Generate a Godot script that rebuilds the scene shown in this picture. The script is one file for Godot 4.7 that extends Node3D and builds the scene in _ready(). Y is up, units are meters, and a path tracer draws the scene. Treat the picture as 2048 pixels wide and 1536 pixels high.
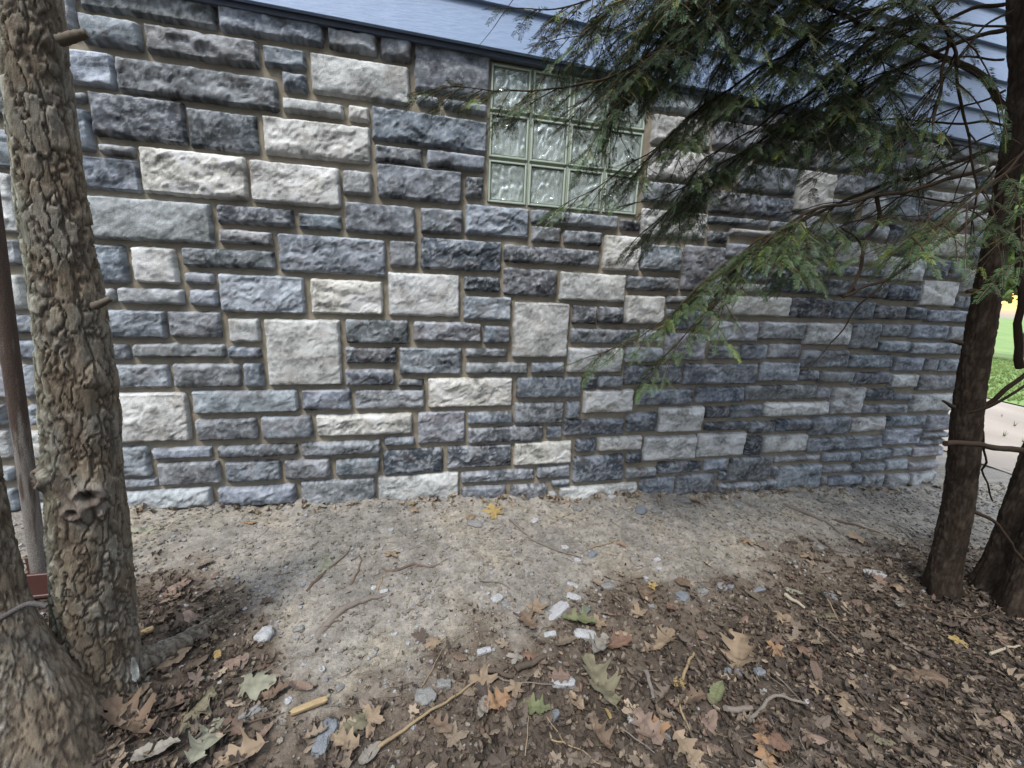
extends Node3D
# A stone-clad house wall with a glass block window, seen between a bark-covered trunk and a hemlock.
# Metres, y up; the wall face lies in the plane z = -WALL.

const WALL := 2.2
const CORNER := 3.865

var used := {}
var mats := {}
var plates := FastNoiseLite.new()       # one value for each cell
var noise_a := FastNoiseLite.new()      # smooth
var noise_b := FastNoiseLite.new()      # fractal
var ridge := FastNoiseLite.new()        # ridged fractal
var cells := FastNoiseLite.new()        # distance to cell centre
var edges := FastNoiseLite.new()        # distance between two nearest cells
var rng := RandomNumberGenerator.new()
var wall_node: Node3D
var small_acc: Acc
var stone_count := 0
var pebble_forms: Array[Mesh] = []

class Acc:                              # collects triangles for one mesh
	var p := PackedVector3Array()
	var n := PackedVector3Array()
	var c := PackedColorArray()
	var ix := PackedInt32Array()
	func quad(a: Vector3, b: Vector3, d: Vector3, e: Vector3, col: Color) -> void:   # clockwise seen from the front
		var nn := (d - a).cross(b - a).normalized()
		var k := p.size()
		for q in [a, b, d, e]:
			p.append(q); n.append(nn); c.append(col)
		ix.append_array(PackedInt32Array([k, k + 1, k + 2, k, k + 2, k + 3]))
	func tri(a: Vector3, b: Vector3, d: Vector3, col: Color) -> void:
		var nn := (d - a).cross(b - a).normalized()
		var k := p.size()
		for q in [a, b, d]:
			p.append(q); n.append(nn); c.append(col)
		ix.append_array(PackedInt32Array([k, k + 1, k + 2]))
	func box(at: Vector3, s: Vector3, col: Color, bev := 0.0, basis := Basis()) -> void:   # box with chamfered edges
		var h := s / 2.0
		for ax in 3:
			for sg in [-1.0, 1.0]:
				var u := Vector3.ZERO; var v := Vector3.ZERO; var w := Vector3.ZERO
				w[ax] = sg; u[(ax + 1) % 3] = sg; v[(ax + 2) % 3] = 1.0
				var hu := h[(ax + 1) % 3] - bev; var hv := h[(ax + 2) % 3] - bev
				var o := w * h[ax]
				quad(at + basis * (o - u * hu - v * hv), at + basis * (o - u * hu + v * hv), at + basis * (o + u * hu + v * hv), at + basis * (o + u * hu - v * hv), col)
				if bev > 0.0:
					var o2 := w * (h[ax] - bev) + u * (hu + bev)
					quad(at + basis * (o + u * hu - v * hv), at + basis * (o + u * hu + v * hv), at + basis * (o2 + v * hv), at + basis * (o2 - v * hv), col)
					var o3 := w * (h[ax] - bev) - u * (hu + bev)
					quad(at + basis * (o3 - v * hv), at + basis * (o3 + v * hv), at + basis * (o - u * hu + v * hv), at + basis * (o - u * hu - v * hv), col)
	func tube(pts: PackedVector3Array, r0: float, r1: float, sides: int, col: Color, bump := 0.0, seed_ := 0.0) -> void:
		var m := pts.size()
		var base := p.size()
		var ref := Vector3.UP
		if absf((pts[m - 1] - pts[0]).normalized().dot(ref)) > 0.8:
			ref = Vector3.RIGHT
		for j in m:
			var ax := (pts[mini(j + 1, m - 1)] - pts[maxi(j - 1, 0)]).normalized()
			var a := ax.cross(ref).normalized()
			var b := ax.cross(a)
			var r := lerpf(r0, r1, float(j) / (m - 1))
			for i in sides:
				var f := TAU * i / sides
				var dirv := a * cos(f) + b * sin(f)
				var rr := r * (1.0 + bump * sin(i * 2.4 + seed_ + j * 1.7) * cos(j * 2.1 + seed_ * 3.0 + i))
				p.append(pts[j] + dirv * rr); n.append(dirv); c.append(col)
		for j in m - 1:
			for i in sides:
				var k := base + j * sides + i
				var k2 := base + j * sides + (i + 1) % sides
				ix.append_array(PackedInt32Array([k, k + sides, k2 + sides, k, k2 + sides, k2]))
		for e in [0, m - 1]:
			var cc := p.size()
			var axn := (pts[m - 1] - pts[m - 2]).normalized() if e else (pts[0] - pts[1]).normalized()
			p.append(pts[e]); n.append(axn); c.append(col)
			for i in sides:
				p.append(p[base + e * sides + i]); n.append(axn); c.append(col)
			for i in sides:
				var k := cc + 1 + i; var k2 := cc + 1 + (i + 1) % sides
				ix.append_array(PackedInt32Array([cc, k2, k] if e else [cc, k, k2]))
	func put(m: ArrayMesh, t: Transform3D) -> void:
		var s := m.surface_get_arrays(0)
		var k := p.size()
		for v in s[Mesh.ARRAY_VERTEX]: p.append(t * v)
		for v in s[Mesh.ARRAY_NORMAL]: n.append((t.basis * v).normalized())
		c.append_array(s[Mesh.ARRAY_COLOR])
		for i in s[Mesh.ARRAY_INDEX]: ix.append(i + k)
	func mesh() -> ArrayMesh:
		var s := []
		s.resize(Mesh.ARRAY_MAX)
		s[Mesh.ARRAY_VERTEX] = p; s[Mesh.ARRAY_NORMAL] = n; s[Mesh.ARRAY_COLOR] = c; s[Mesh.ARRAY_INDEX] = ix
		var out := ArrayMesh.new()
		out.add_surface_from_arrays(Mesh.PRIMITIVE_TRIANGLES, s)
		return out

func skin(p: PackedVector3Array, c: PackedColorArray, nu: int, nv: int, wrap := false, skip := {}) -> ArrayMesh:   # a grid of points as a smooth sheet; u right, v up seen from its front
	var n := PackedVector3Array(); n.resize(p.size())
	var ix := PackedInt32Array()
	for j in nv - 1:
		for i in (nu if wrap else nu - 1):
			var a := j * nu + i
			var b := j * nu + (i + 1) % nu
			if skip.has(a):
				continue
			var d := a + nu
			var e := b + nu
			var n1 := (p[e] - p[a]).cross(p[d] - p[a])
			var n2 := (p[b] - p[a]).cross(p[e] - p[a])
			n[a] += n1 + n2; n[b] += n2; n[d] += n1; n[e] += n1 + n2
			ix.append(a); ix.append(d); ix.append(e); ix.append(a); ix.append(e); ix.append(b)
	for k in n.size():
		n[k] = n[k].normalized() if n[k].length_squared() > 0.0 else Vector3.UP
	var s := []
	s.resize(Mesh.ARRAY_MAX)
	s[Mesh.ARRAY_VERTEX] = p; s[Mesh.ARRAY_NORMAL] = n; s[Mesh.ARRAY_COLOR] = c; s[Mesh.ARRAY_INDEX] = ix
	var out := ArrayMesh.new()
	out.add_surface_from_arrays(Mesh.PRIMITIVE_TRIANGLES, s)
	return out

func numbered(called: String, parent: Node) -> String:
	var key := "%d/%s" % [parent.get_instance_id(), called]
	var k: int = used.get(key, 0)
	used[key] = k + 1
	return called if k == 0 else "%s_%03d" % [called, k]

func obj(called: String, mesh: Mesh, mat: Material, parent: Node3D = self) -> MeshInstance3D:
	var o := MeshInstance3D.new()
	o.name = numbered(called, parent)
	o.mesh = mesh
	o.material_override = mat
	parent.add_child(o, true)
	return o

func thing(called: String, label: String, category: String, at := Vector3.ZERO, group := "") -> Node3D:
	var o := Node3D.new()
	o.name = numbered(called, self)
	add_child(o, true)
	o.position = at
	return tag(o, label, category, group)

func tag(o: Node3D, label: String, category: String, group := "") -> Node3D:
	o.set_meta("label", label)
	o.set_meta("category", category)
	if group != "":
		o.set_meta("group", group)
	return o

func many(called: String, mesh: Mesh, mat: Material, xf: Array, tint: PackedColorArray, parent: Node3D = self) -> MultiMeshInstance3D:
	var mm := MultiMesh.new()
	mm.transform_format = MultiMesh.TRANSFORM_3D
	mm.use_colors = true
	mm.mesh = mesh
	mm.instance_count = xf.size()
	for i in xf.size():
		mm.set_instance_transform(i, xf[i])
		mm.set_instance_color(i, tint[i])
	var o := MultiMeshInstance3D.new()
	o.name = numbered(called, parent)
	o.multimesh = mm
	o.material_override = mat
	o.set_meta("kind", "stuff")
	parent.add_child(o, true)
	return o

func tone(r: float, g: float, b: float) -> Color:      # vertex colours are linear
	return Color(r, g, b)

func grain(freq: float, seed_: int, bump: float, fractal := 4, ridged := false) -> NoiseTexture2D:
	var f := FastNoiseLite.new()
	f.seed = seed_
	f.frequency = freq
	f.fractal_octaves = fractal
	if ridged:
		f.fractal_type = FastNoiseLite.FRACTAL_RIDGED
	var t := NoiseTexture2D.new()
	t.width = 512; t.height = 512
	t.seamless = true
	t.noise = f
	if bump > 0.0:
		t.as_normal_map = true
		t.bump_strength = bump
	return t

func speckle(freq: float, seed_: int, low: float, high: float) -> NoiseTexture2D:
	var t := grain(freq, seed_, 0.0, 5)
	var g := Gradient.new()
	g.set_color(0, Color(low, low, low)); g.set_color(1, Color(high, high, high))
	g.set_offset(0, 0.2); g.set_offset(1, 0.8)
	t.color_ramp = g
	return t

func coated(rough: float, spec := 0.3) -> StandardMaterial3D:
	var m := StandardMaterial3D.new()
	m.vertex_color_use_as_albedo = true
	m.roughness = rough
	m.metallic_specular = spec
	return m

func textured(rough: float, scale: float, nm: Texture2D, strength: float, al: Texture2D = null, spec := 0.3) -> StandardMaterial3D:
	var m := coated(rough, spec)
	m.uv1_triplanar = true
	m.uv1_world_triplanar = true
	m.uv1_scale = Vector3.ONE * scale
	if nm:
		m.normal_enabled = true
		m.normal_texture = nm
		m.normal_scale = strength
	if al:
		m.albedo_texture = al
	return m

func setup_noise() -> void:
	for f in [noise_a, noise_b, ridge, cells, edges, plates]:
		f.frequency = 1.0
	noise_a.noise_type = FastNoiseLite.TYPE_SIMPLEX_SMOOTH; noise_a.fractal_type = FastNoiseLite.FRACTAL_NONE; noise_a.seed = 3
	noise_b.noise_type = FastNoiseLite.TYPE_SIMPLEX_SMOOTH; noise_b.fractal_octaves = 4; noise_b.seed = 11
	ridge.noise_type = FastNoiseLite.TYPE_SIMPLEX; ridge.fractal_type = FastNoiseLite.FRACTAL_RIDGED; ridge.fractal_octaves = 3; ridge.seed = 5
	cells.noise_type = FastNoiseLite.TYPE_CELLULAR; cells.cellular_return_type = FastNoiseLite.RETURN_DISTANCE; cells.fractal_type = FastNoiseLite.FRACTAL_NONE; cells.seed = 7
	edges.noise_type = FastNoiseLite.TYPE_CELLULAR; edges.cellular_return_type = FastNoiseLite.RETURN_DISTANCE2_SUB; edges.fractal_type = FastNoiseLite.FRACTAL_NONE; edges.seed = 9
	plates.noise_type = FastNoiseLite.TYPE_CELLULAR; plates.cellular_return_type = FastNoiseLite.RETURN_CELL_VALUE; plates.fractal_type = FastNoiseLite.FRACTAL_NONE; plates.seed = 9

# ---------------------------------------------------------------- stones of the wall
func stone_base(t: int) -> Color:
	var pal := [tone(.050, .057, .066), tone(.062, .071, .083), tone(.094, .107, .123), tone(.148, .166, .187), tone(.218, .240, .264), tone(.295, .319, .343), tone(.355, .373, .384), tone(.415, .426, .424), tone(.490, .502, .490), tone(.555, .554, .525)]
	return pal[t]

func stone_mesh(w: float, h: float, t: int, k: int) -> ArrayMesh:
	var st := 0.0062
	var nu := maxi(8, int((w + 0.012) / st)); var nv := maxi(7, int((h + 0.012) / st))
	var p := PackedVector3Array(); var c := PackedColorArray()
	p.resize(nu * nv); c.resize(nu * nv)
	var o := k * 5.137
	var hx := w / 2.0; var hy := h / 2.0
	var r := minf(0.006 + 0.008 * absf(sin(k * 12.9)), minf(hx, hy) * 0.6)
	var prom := 0.016 + 0.010 * absf(sin(k * 3.7))
	var chip := 0.40 + 0.80 * absf(sin(k * 7.13))
	var tilt_x := sin(k * 1.9) * 0.020; var tilt_y := sin(k * 2.7) * 0.05
	var hue := 0.05 if t < 7 else 0.015
	var base := stone_base(t) * (1.0 + (0.20 if t < 7 else 0.09) * sin(k * 6.7)) * tone(1.0 + hue * sin(k * 2.3), 1.0 + hue * 0.4 * sin(k * 8.9), 1.0 - hue * sin(k * 2.3) + hue * 0.6 * sin(k * 4.7))
	for j in nv:
		var y := lerpf(-hy - 0.006, hy + 0.006, float(j) / (nv - 1))
		for i in nu:
			var x := lerpf(-hx - 0.006, hx + 0.006, float(i) / (nu - 1))
			var qx := absf(x) - hx + r; var qy := absf(y) - hy + r
			var sd := Vector2(maxf(qx, 0), maxf(qy, 0)).length() + minf(maxf(qx, qy), 0.0) - r
			sd += noise_b.get_noise_3d(x * 17.0, y * 17.0, o) * 0.0055 - 0.0008
			var e := -sd
			var rise := smoothstep(-0.002, 0.009, e)
			var wx := x + noise_a.get_noise_3d(x * 12.0, y * 12.0, o + 40.0) * 0.02
			var wy := y + noise_a.get_noise_3d(x * 12.0, y * 12.0, o + 80.0) * 0.02
			var q := noise_b.get_noise_3d(wx * 5.0, wy * 10.0, o + 9.0) * 3.4 + wy * 7.0 + wx * sin(o) * 4.0
			var fr := q - floorf(q)
			var terr := floorf(q) + smoothstep(0.80, 0.98, fr) + fr * 0.2
			var relief := (terr - wy * 7.0) * 0.0062 * chip
			relief += (cells.get_noise_3d(wx * 10.0, wy * 14.0, o) + 0.4) * 0.009 * chip
			var rg := ridge.get_noise_3d(wx * 11.0, wy * 15.0, o + 3.0)
			relief += rg * 0.0028
			var fine := noise_b.get_noise_3d(x * 70.0, y * 90.0, o)
			relief += fine * 0.0013
			relief += 0.011 * (1.0 - pow(absf(x) / hx, 4.0)) * (1.0 - pow(absf(y) / hy, 3.0))
			relief += x * tilt_x + y * tilt_y
			relief = clampf(relief * 0.82, -0.008, 0.026) * smoothstep(0.0, 0.022, e)
			p[j * nu + i] = Vector3(x, y, lerpf(-0.020, prom + relief, rise))
			# the stain of the cast stone: broad clouds, pale scuffs, dark veins; edge and ledge highlights are painted in
			var cloud := noise_b.get_noise_3d(x * 6.0, y * 9.0, o + 21.0)
			var spot := noise_b.get_noise_3d(x * 38.0, y * 38.0, o + 33.0)
			var col := base * (1.0 + 0.85 * cloud + 0.50 * spot + 0.28 * fine)
			if t <= 6:
				var scuff := smoothstep(0.30, 0.72, rg + spot * 0.6 + cloud * 0.4)
				var edge_light := smoothstep(0.016, 0.004, e) * smoothstep(-0.35, 0.35, spot + cloud)      # edge highlights painted in as pale colour
				var ledge_light := smoothstep(0.86, 0.99, fr) * smoothstep(-0.2, 0.4, spot + 0.2)  # light on the ledges, put into the colour
				col = col.lerp(tone(.46, .485, .51), clampf(edge_light * 0.45 + ledge_light * 0.40, 0.0, 0.6))
				col = col.lerp(tone(.42, .44, .465), scuff * (0.46 - 0.02 * t) + 0.22 * smoothstep(0.15, 0.55, cloud + spot * 0.4) * smoothstep(0.2, 0.6, absf(sin(k * 4.1))))
				col = col.lerp(tone(.16, .135, .125), 0.35 * smoothstep(0.25, 0.5, noise_a.get_noise_3d(x * 7.0, y * 9.0, o + 60.0)) * absf(sin(k * 9.7)))
			else:
				col = col.lerp(tone(.62, .62, .60), 0.35 * smoothstep(0.86, 0.99, fr))  # ledge highlights painted on the pale stones
				col = col.lerp(tone(.20, .205, .212), 0.45 * smoothstep(0.1, 0.6, cloud * 0.7 + spot * 0.6) * (0.5 + 0.5 * sin(k * 5.3)))
				col = col.lerp(tone(.36, .31, .265), 0.22 * smoothstep(0.2, 0.6, noise_a.get_noise_3d(x * 6.0, y * 8.0, o + 70.0)))
			c[j * nu + i] = Color(clampf(col.r, .012, .62), clampf(col.g, .012, .62), clampf(col.b, .012, .62))
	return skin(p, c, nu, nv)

func stone(x0: float, x1: float, y0: float, y1: float, t: int) -> void:
	stone_count += 1
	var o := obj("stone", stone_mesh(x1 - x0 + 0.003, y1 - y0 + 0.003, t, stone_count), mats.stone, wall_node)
	o.position = Vector3((x0 + x1) / 2.0, (y0 + y1) / 2.0, 0.0)
	o.rotation.z = sin(stone_count * 8.3) * 0.006

func small_stone(x0: float, x1: float, y0: float, y1: float, t: int) -> void:
	stone_count += 1
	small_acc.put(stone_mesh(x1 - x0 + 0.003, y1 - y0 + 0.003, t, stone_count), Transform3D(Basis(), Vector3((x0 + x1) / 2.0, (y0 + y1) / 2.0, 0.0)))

func in_window(x: float, y: float, m := 0.0) -> bool:
	return x > 0.362 - m and x < 1.172 + m and y > 0.386 - m and y < 0.992 + m

func mortar_sheet() -> ArrayMesh:
	var xs := PackedFloat32Array(); var ys := PackedFloat32Array()
	var x := -4.2
	while x < CORNER - 0.012:
		xs.append(x); x += 0.016 if x > -2.0 else 0.05
	xs.append(CORNER - 0.012)
	var y := -1.9
	while y < 1.03:
		ys.append(y); y += 0.016
	var p := PackedVector3Array(); var c := PackedColorArray(); var skip := {}
	for j in ys.size():
		for i in xs.size():
			var z := noise_b.get_noise_3d(xs[i] * 9.0, ys[j] * 9.0, 0.0) * 0.006 + noise_b.get_noise_3d(xs[i] * 55.0, ys[j] * 55.0, 4.0) * 0.0022 - 0.005
			p.append(Vector3(xs[i], ys[j], z))
			var g := 1.0 + 0.22 * noise_b.get_noise_3d(xs[i] * 3.0, ys[j] * 3.0, 7.0) + 0.25 * noise_b.get_noise_3d(xs[i] * 40.0, ys[j] * 40.0, 9.0)
			c.append(tone(.30 * g, .265 * g, .205 * g))
			if in_window(xs[i], ys[j], 0.004) and i + 1 < xs.size() and in_window(xs[i + 1], ys[j], 0.004) and in_window(xs[i], ys[mini(j + 1, ys.size() - 1)], 0.004):
				skip[j * xs.size() + i] = true
	return skin(p, c, xs.size(), ys.size(), false, skip)

func glass_pane(w: float, h: float, amp: float, k: int) -> ArrayMesh:      # one pressed, rippled face of a glass block
	var n := 34
	var p := PackedVector3Array(); var c := PackedColorArray()
	for j in n:
		for i in n:
			var u := float(i) / (n - 1) * 2.0 - 1.0; var v := float(j) / (n - 1) * 2.0 - 1.0
			var rim := 1.0 - maxf(absf(u), absf(v))
			var f := smoothstep(0.0, 0.16, rim)
			var a := noise_a.get_noise_3d(u * 1.5 + k * 3.1, v * 0.8, k * 7.0)
			var z := sin(u * 6.0 + a * 7.0 + k) * 0.55 + noise_a.get_noise_3d(u * 3.0, v * 1.7 + k, k * 2.0) * 0.7
			p.append(Vector3(u * w / 2.0, v * h / 2.0, z * amp * f - (1.0 - smoothstep(0.0, 0.06, rim)) * 0.006))
			c.append(Color.WHITE)
	return skin(p, c, n, n)

# ---------------------------------------------------------------- ground
func ground_flat(x: float, z: float) -> float:
	return -1.17 - 0.0475 * clampf(x, -6.0, 8.0) - 0.062 * clampf(x - 8.0, 0.0, 45.0) + 1.6 * smoothstep(53.0, 140.0, x) - 0.04 * (clampf(z, -8.0, 3.0) + WALL)

func ground_y(x: float, z: float) -> float:
	var near := 1.0 - smoothstep(4.0, 9.0, Vector2(x, z).length())
	var y := ground_flat(x, z)
	y += near * (noise_b.get_noise_2d(x * 1.6, z * 1.6) * 0.022 + noise_b.get_noise_2d(x * 9.0, z * 9.0) * 0.010)
	y += near * 0.030 * smoothstep(-2.02, -2.2, z) * (0.5 + 1.1 * noise_b.get_noise_2d(x * 5.0, 8.0))
	y += 0.05 * exp(-(pow(x + 0.95, 2.0) + pow(z + 1.15, 2.0)) / 0.05)
	y += 0.07 * exp(-(pow(x - 2.55, 2.0) + pow(z + 1.10, 2.0)) / 0.12)
	return y

func litter(x: float, z: float) -> float:       # how much of the soil the leaf litter covers
	var line := 0.0                             # where the bare soil along the wall gives way, from left to right
	var lx := [-1.6, -0.95, -0.72, -0.5, -0.36, 0.0, 0.5, 0.9, 1.5, 2.0, 2.4, 3.2, 4.4]
	var lz := [-1.70, -1.72, -1.72, -1.44, -1.10, -1.12, -1.32, -1.38, -1.46, -1.52, -1.56, -1.45, -1.35]
	for k in lx.size() - 1:
		if x >= lx[k] and x <= lx[k + 1]:
			line = lerpf(lz[k], lz[k + 1], (x - lx[k]) / (lx[k + 1] - lx[k]))
	if x > 4.4 or x < -1.6:
		line = -1.4
	return smoothstep(-0.26, 0.50, z - line + noise_b.get_noise_2d(x * 2.3, z * 2.3) * 0.22 + noise_b.get_noise_2d(x * 9.0, z * 9.0) * 0.10)

func ground_sheet() -> ArrayMesh:
	var xs := PackedFloat32Array(); var zs := PackedFloat32Array()
	var g := 0.4
	var lead := []
	var a := -1.7
	while a > -90.0:
		a -= g; g *= 1.25; lead.push_front(a)
	for v in lead: xs.append(v)
	a = -1.7
	while a < 4.2:
		xs.append(a); a += 0.0125
	g = 0.05
	while a < 140.0:
		xs.append(a); a += g; g *= 1.12
	lead = []
	g = 0.06; a = -2.6
	while a > -140.0:
		a -= g; g *= 1.12; lead.push_front(a)
	for v in lead: zs.append(v)
	a = -2.6
	while a < -0.15:
		zs.append(a); a += 0.0125
	g = 0.05
	while a < 60.0:
		zs.append(a); a += g; g *= 1.2
	var nu := xs.size(); var nv := zs.size()
	var p := PackedVector3Array(); var c := PackedColorArray()
	p.resize(nu * nv); c.resize(nu * nv)
	for j in nv:
		var z := zs[nv - 1 - j]
		for i in nu:
			var x := xs[i]
			var near := x > -1.8 and x < 4.4 and z > -2.7 and z < 0.0
			var y := ground_y(x, z)
			var l := litter(x, z)
			var n1 := noise_b.get_noise_2d(x * 14.0, z * 14.0)
			if near:
				var lump := noise_b.get_noise_2d(x * 48.0, z * 48.0)
				y += lump * 0.0045 + l * n1 * 0.012
				var far_lump := cells.get_noise_2d(x * 30.0, z * 30.0)
				y -= (far_lump + 0.5) * 0.004
				n1 += lump * 0.6
			var patch := noise_b.get_noise_2d(x * 2.0 + 30.0, z * 2.0)
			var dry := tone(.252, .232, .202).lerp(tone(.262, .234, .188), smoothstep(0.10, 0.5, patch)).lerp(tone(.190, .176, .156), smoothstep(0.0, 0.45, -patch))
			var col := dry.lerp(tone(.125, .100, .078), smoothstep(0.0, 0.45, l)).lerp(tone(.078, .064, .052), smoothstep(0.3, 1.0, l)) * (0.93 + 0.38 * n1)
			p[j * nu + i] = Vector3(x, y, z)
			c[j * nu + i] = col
	return skin(p, c, nu, nv)

func flat_sheet(x0: float, x1: float, z0: float, z1: float, lift: float, n: int, c0: Color, c1: Color) -> ArrayMesh:
	var p := PackedVector3Array(); var c := PackedColorArray()
	for j in n:
		for i in n:
			var x := lerpf(x0, x1, float(i) / (n - 1)); var z := lerpf(z1, z0, float(j) / (n - 1))
			p.append(Vector3(x, ground_flat(x, z) + lift, z))
			c.append(c0.lerp(c1, clampf(0.5 + noise_b.get_noise_2d(x * 0.8, z * 0.8), 0.0, 1.0)))
	return skin(p, c, n, n)

# ---------------------------------------------------------------- things lying on the ground
func leaf_tone(k: String) -> Color:
	var pal := {"brown": tone(.20, .125, .075), "sage": tone(.36, .37, .27), "pale": tone(.36, .335, .29), "green": tone(.16, .20, .07), "yellow": tone(.52, .36, .10), "pink": tone(.30, .20, .155), "tan": tone(.37, .265, .165), "olive": tone(.21, .195, .11), "orange": tone(.40, .22, .10), "rust": tone(.22, .105, .06)}
	return (pal[k] as Color).lerp(tone(.21, .18, .15), 0.36) * 0.55

func leaf_mesh(kind: String, size: float, base: Color, k: float) -> ArrayMesh:
	var p := PackedVector3Array(); var c := PackedColorArray()
	var curl := (0.35 + 0.55 * absf(sin(k * 3.3))) * (1.0 if sin(k * 9.1) > -0.3 else -0.6)
	if kind == "maple":
		var nr := 7; var na := 60
		for j in nr:
			var s := 1.0 - float(j) / (nr - 1)
			for i in na:
				var a := TAU * i / na
				var lobe := 0.40 + 0.60 * pow(absf(cos(a * 2.5)), 1.6) * (0.72 + 0.28 * cos(a))
				lobe *= 1.0 + 0.10 * sin(a * 17.0 + k)
				var rr := s * lobe * size * 0.56
				var x := cos(a) * rr; var z := sin(a) * rr
				var y := curl * 0.55 * (x * x + 0.5 * z * z) / size + sin(a * 5.0) * rr * 0.09 + noise_a.get_noise_3d(x * 30.0, z * 30.0, k) * 0.005
				p.append(Vector3(x, y + 0.004, z))
				c.append(base * (1.0 + 0.35 * noise_b.get_noise_3d(x * 30.0, z * 30.0, k) - 0.14 * pow(absf(sin(a * 2.5)), 8.0)))
		var m := skin(p, c, na, nr, true)
		return m
	var ns := 44; var nw := 9
	for j in ns:
		var s := float(j) / (ns - 1)
		var env := pow(sin(PI * pow(s, 0.85)), 0.65)
		var w := env * 0.20
		if kind == "oak":
			var lobe := 0.5 + 0.5 * cos(TAU * (s * 3.6 - 0.30 + 0.05 * sin(k)))
			w = env * (0.15 + 0.17 * pow(lobe, 1.3) * (1.1 - 0.3 * s)) * (1.0 + 0.10 * sin(s * 61.0 + k))
		if s < 0.09:
			w = 0.008
		for i in nw:
			var t := float(i) / (nw - 1) * 2.0 - 1.0
			var ww := w * (1.0 + 0.18 * noise_a.get_noise_2d(s * 9.0 + signf(t) * 20.0, k))
			var x := t * ww * size
			var zz := (s - 0.5 + absf(t) * ww * (0.34 if kind == "oak" else 0.0)) * size
			var y := curl * x * x * 3.4 / size + curl * 0.45 * pow(s - 0.45, 2.0) * size + noise_a.get_noise_3d(x * 24.0, zz * 24.0, k) * 0.008
			y += absf(sin(s * 26.0 + absf(t) * 3.0)) * 0.0018
			p.append(Vector3(x, y + 0.004, -zz))
			var vein := 1.0 - 0.22 * float(i == nw / 2)
			c.append(base * ((1.0 + 0.40 * noise_b.get_noise_3d(x * 22.0, zz * 22.0, k + 5.0)) * vein))
	return skin(p, c, nw, ns)

var leaf_no := 0
func leaf(kind: String, x: float, z: float, size: float, yaw: int, colour: String, label: String) -> void:
	leaf_no += 1
	var o := obj({"oak": "oak_leaf", "maple": "maple_leaf", "oval": "fallen_leaf"}[kind], leaf_mesh(kind, size, leaf_tone(colour), leaf_no * 1.37), mats.leaf)
	tag(o, label, "leaf", "fallen leaves")
	o.position = Vector3(x, ground_y(x, z) + 0.006 + 0.010 * litter(x, z), z)
	o.basis = Basis.from_euler(Vector3(sin(leaf_no * 2.2) * 0.22, deg_to_rad(yaw), sin(leaf_no * 5.1) * 0.22))

func rock_mesh(l: float, w: float, h: float, base: Color, k: float, square := 0.5) -> ArrayMesh:
	var nu := 22; var nv := 13
	var p := PackedVector3Array(); var c := PackedColorArray()
	for j in nv:
		var th := PI * (float(j) / (nv - 1) - 0.5)
		for i in nu:
			var f := TAU * i / nu
			var d := Vector3(cos(f) * cos(th), sin(th), -sin(f) * cos(th))
			var m := lerpf(1.0, 1.0 / maxf(0.58, maxf(absf(d.x), maxf(absf(d.y), absf(d.z)))), square)
			m *= 1.0 + (noise_a.get_noise_3d(d.x * 1.4 + k, d.y * 1.4, d.z * 1.4) * 0.34 + (cells.get_noise_3d(d.x * 1.6, d.y * 1.6 + k, d.z * 1.6) + 0.4) * 0.30) * clampf(1.75 - 1.6 * square, 0.22, 1.0)
			var q := Vector3(d.x * l / 2.0, d.y * h / 2.0, d.z * w / 2.0) * m
			p.append(q)
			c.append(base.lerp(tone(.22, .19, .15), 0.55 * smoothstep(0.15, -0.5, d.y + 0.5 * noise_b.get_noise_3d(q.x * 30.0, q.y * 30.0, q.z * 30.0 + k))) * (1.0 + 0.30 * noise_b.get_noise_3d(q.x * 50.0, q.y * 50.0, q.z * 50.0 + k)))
	return skin(p, c, nu, nv, true)

var chip_no := 0
func chip(x: float, z: float, l: float, w: float, yaw: int, colour: String, label: String) -> void:
	chip_no += 1
	var pal := {"white": tone(.37, .375, .38), "grey": tone(.215, .212, .205), "blue": tone(.175, .188, .205), "moss": tone(.13, .145, .12)}
	var h := minf(w, l) * (0.55 if l > 0.06 else 0.7)
	var brick: bool = label.contains("brick") or label.contains("slab") or label.contains("twin")
	var o := obj("stone_chip", rock_mesh(l, w * 1.05, h, pal[colour], chip_no * 2.31, 0.88 if brick else 0.62), mats.stone)
	tag(o, label, "stone", "stone chips on the ground")
	o.position = Vector3(x, ground_y(x, z) + h * 0.08 + 0.006 * litter(x, z), z)
	o.basis = Basis.from_euler(Vector3(sin(chip_no * 3.0) * 0.16, deg_to_rad(yaw), sin(chip_no * 4.4) * 0.14))

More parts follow.
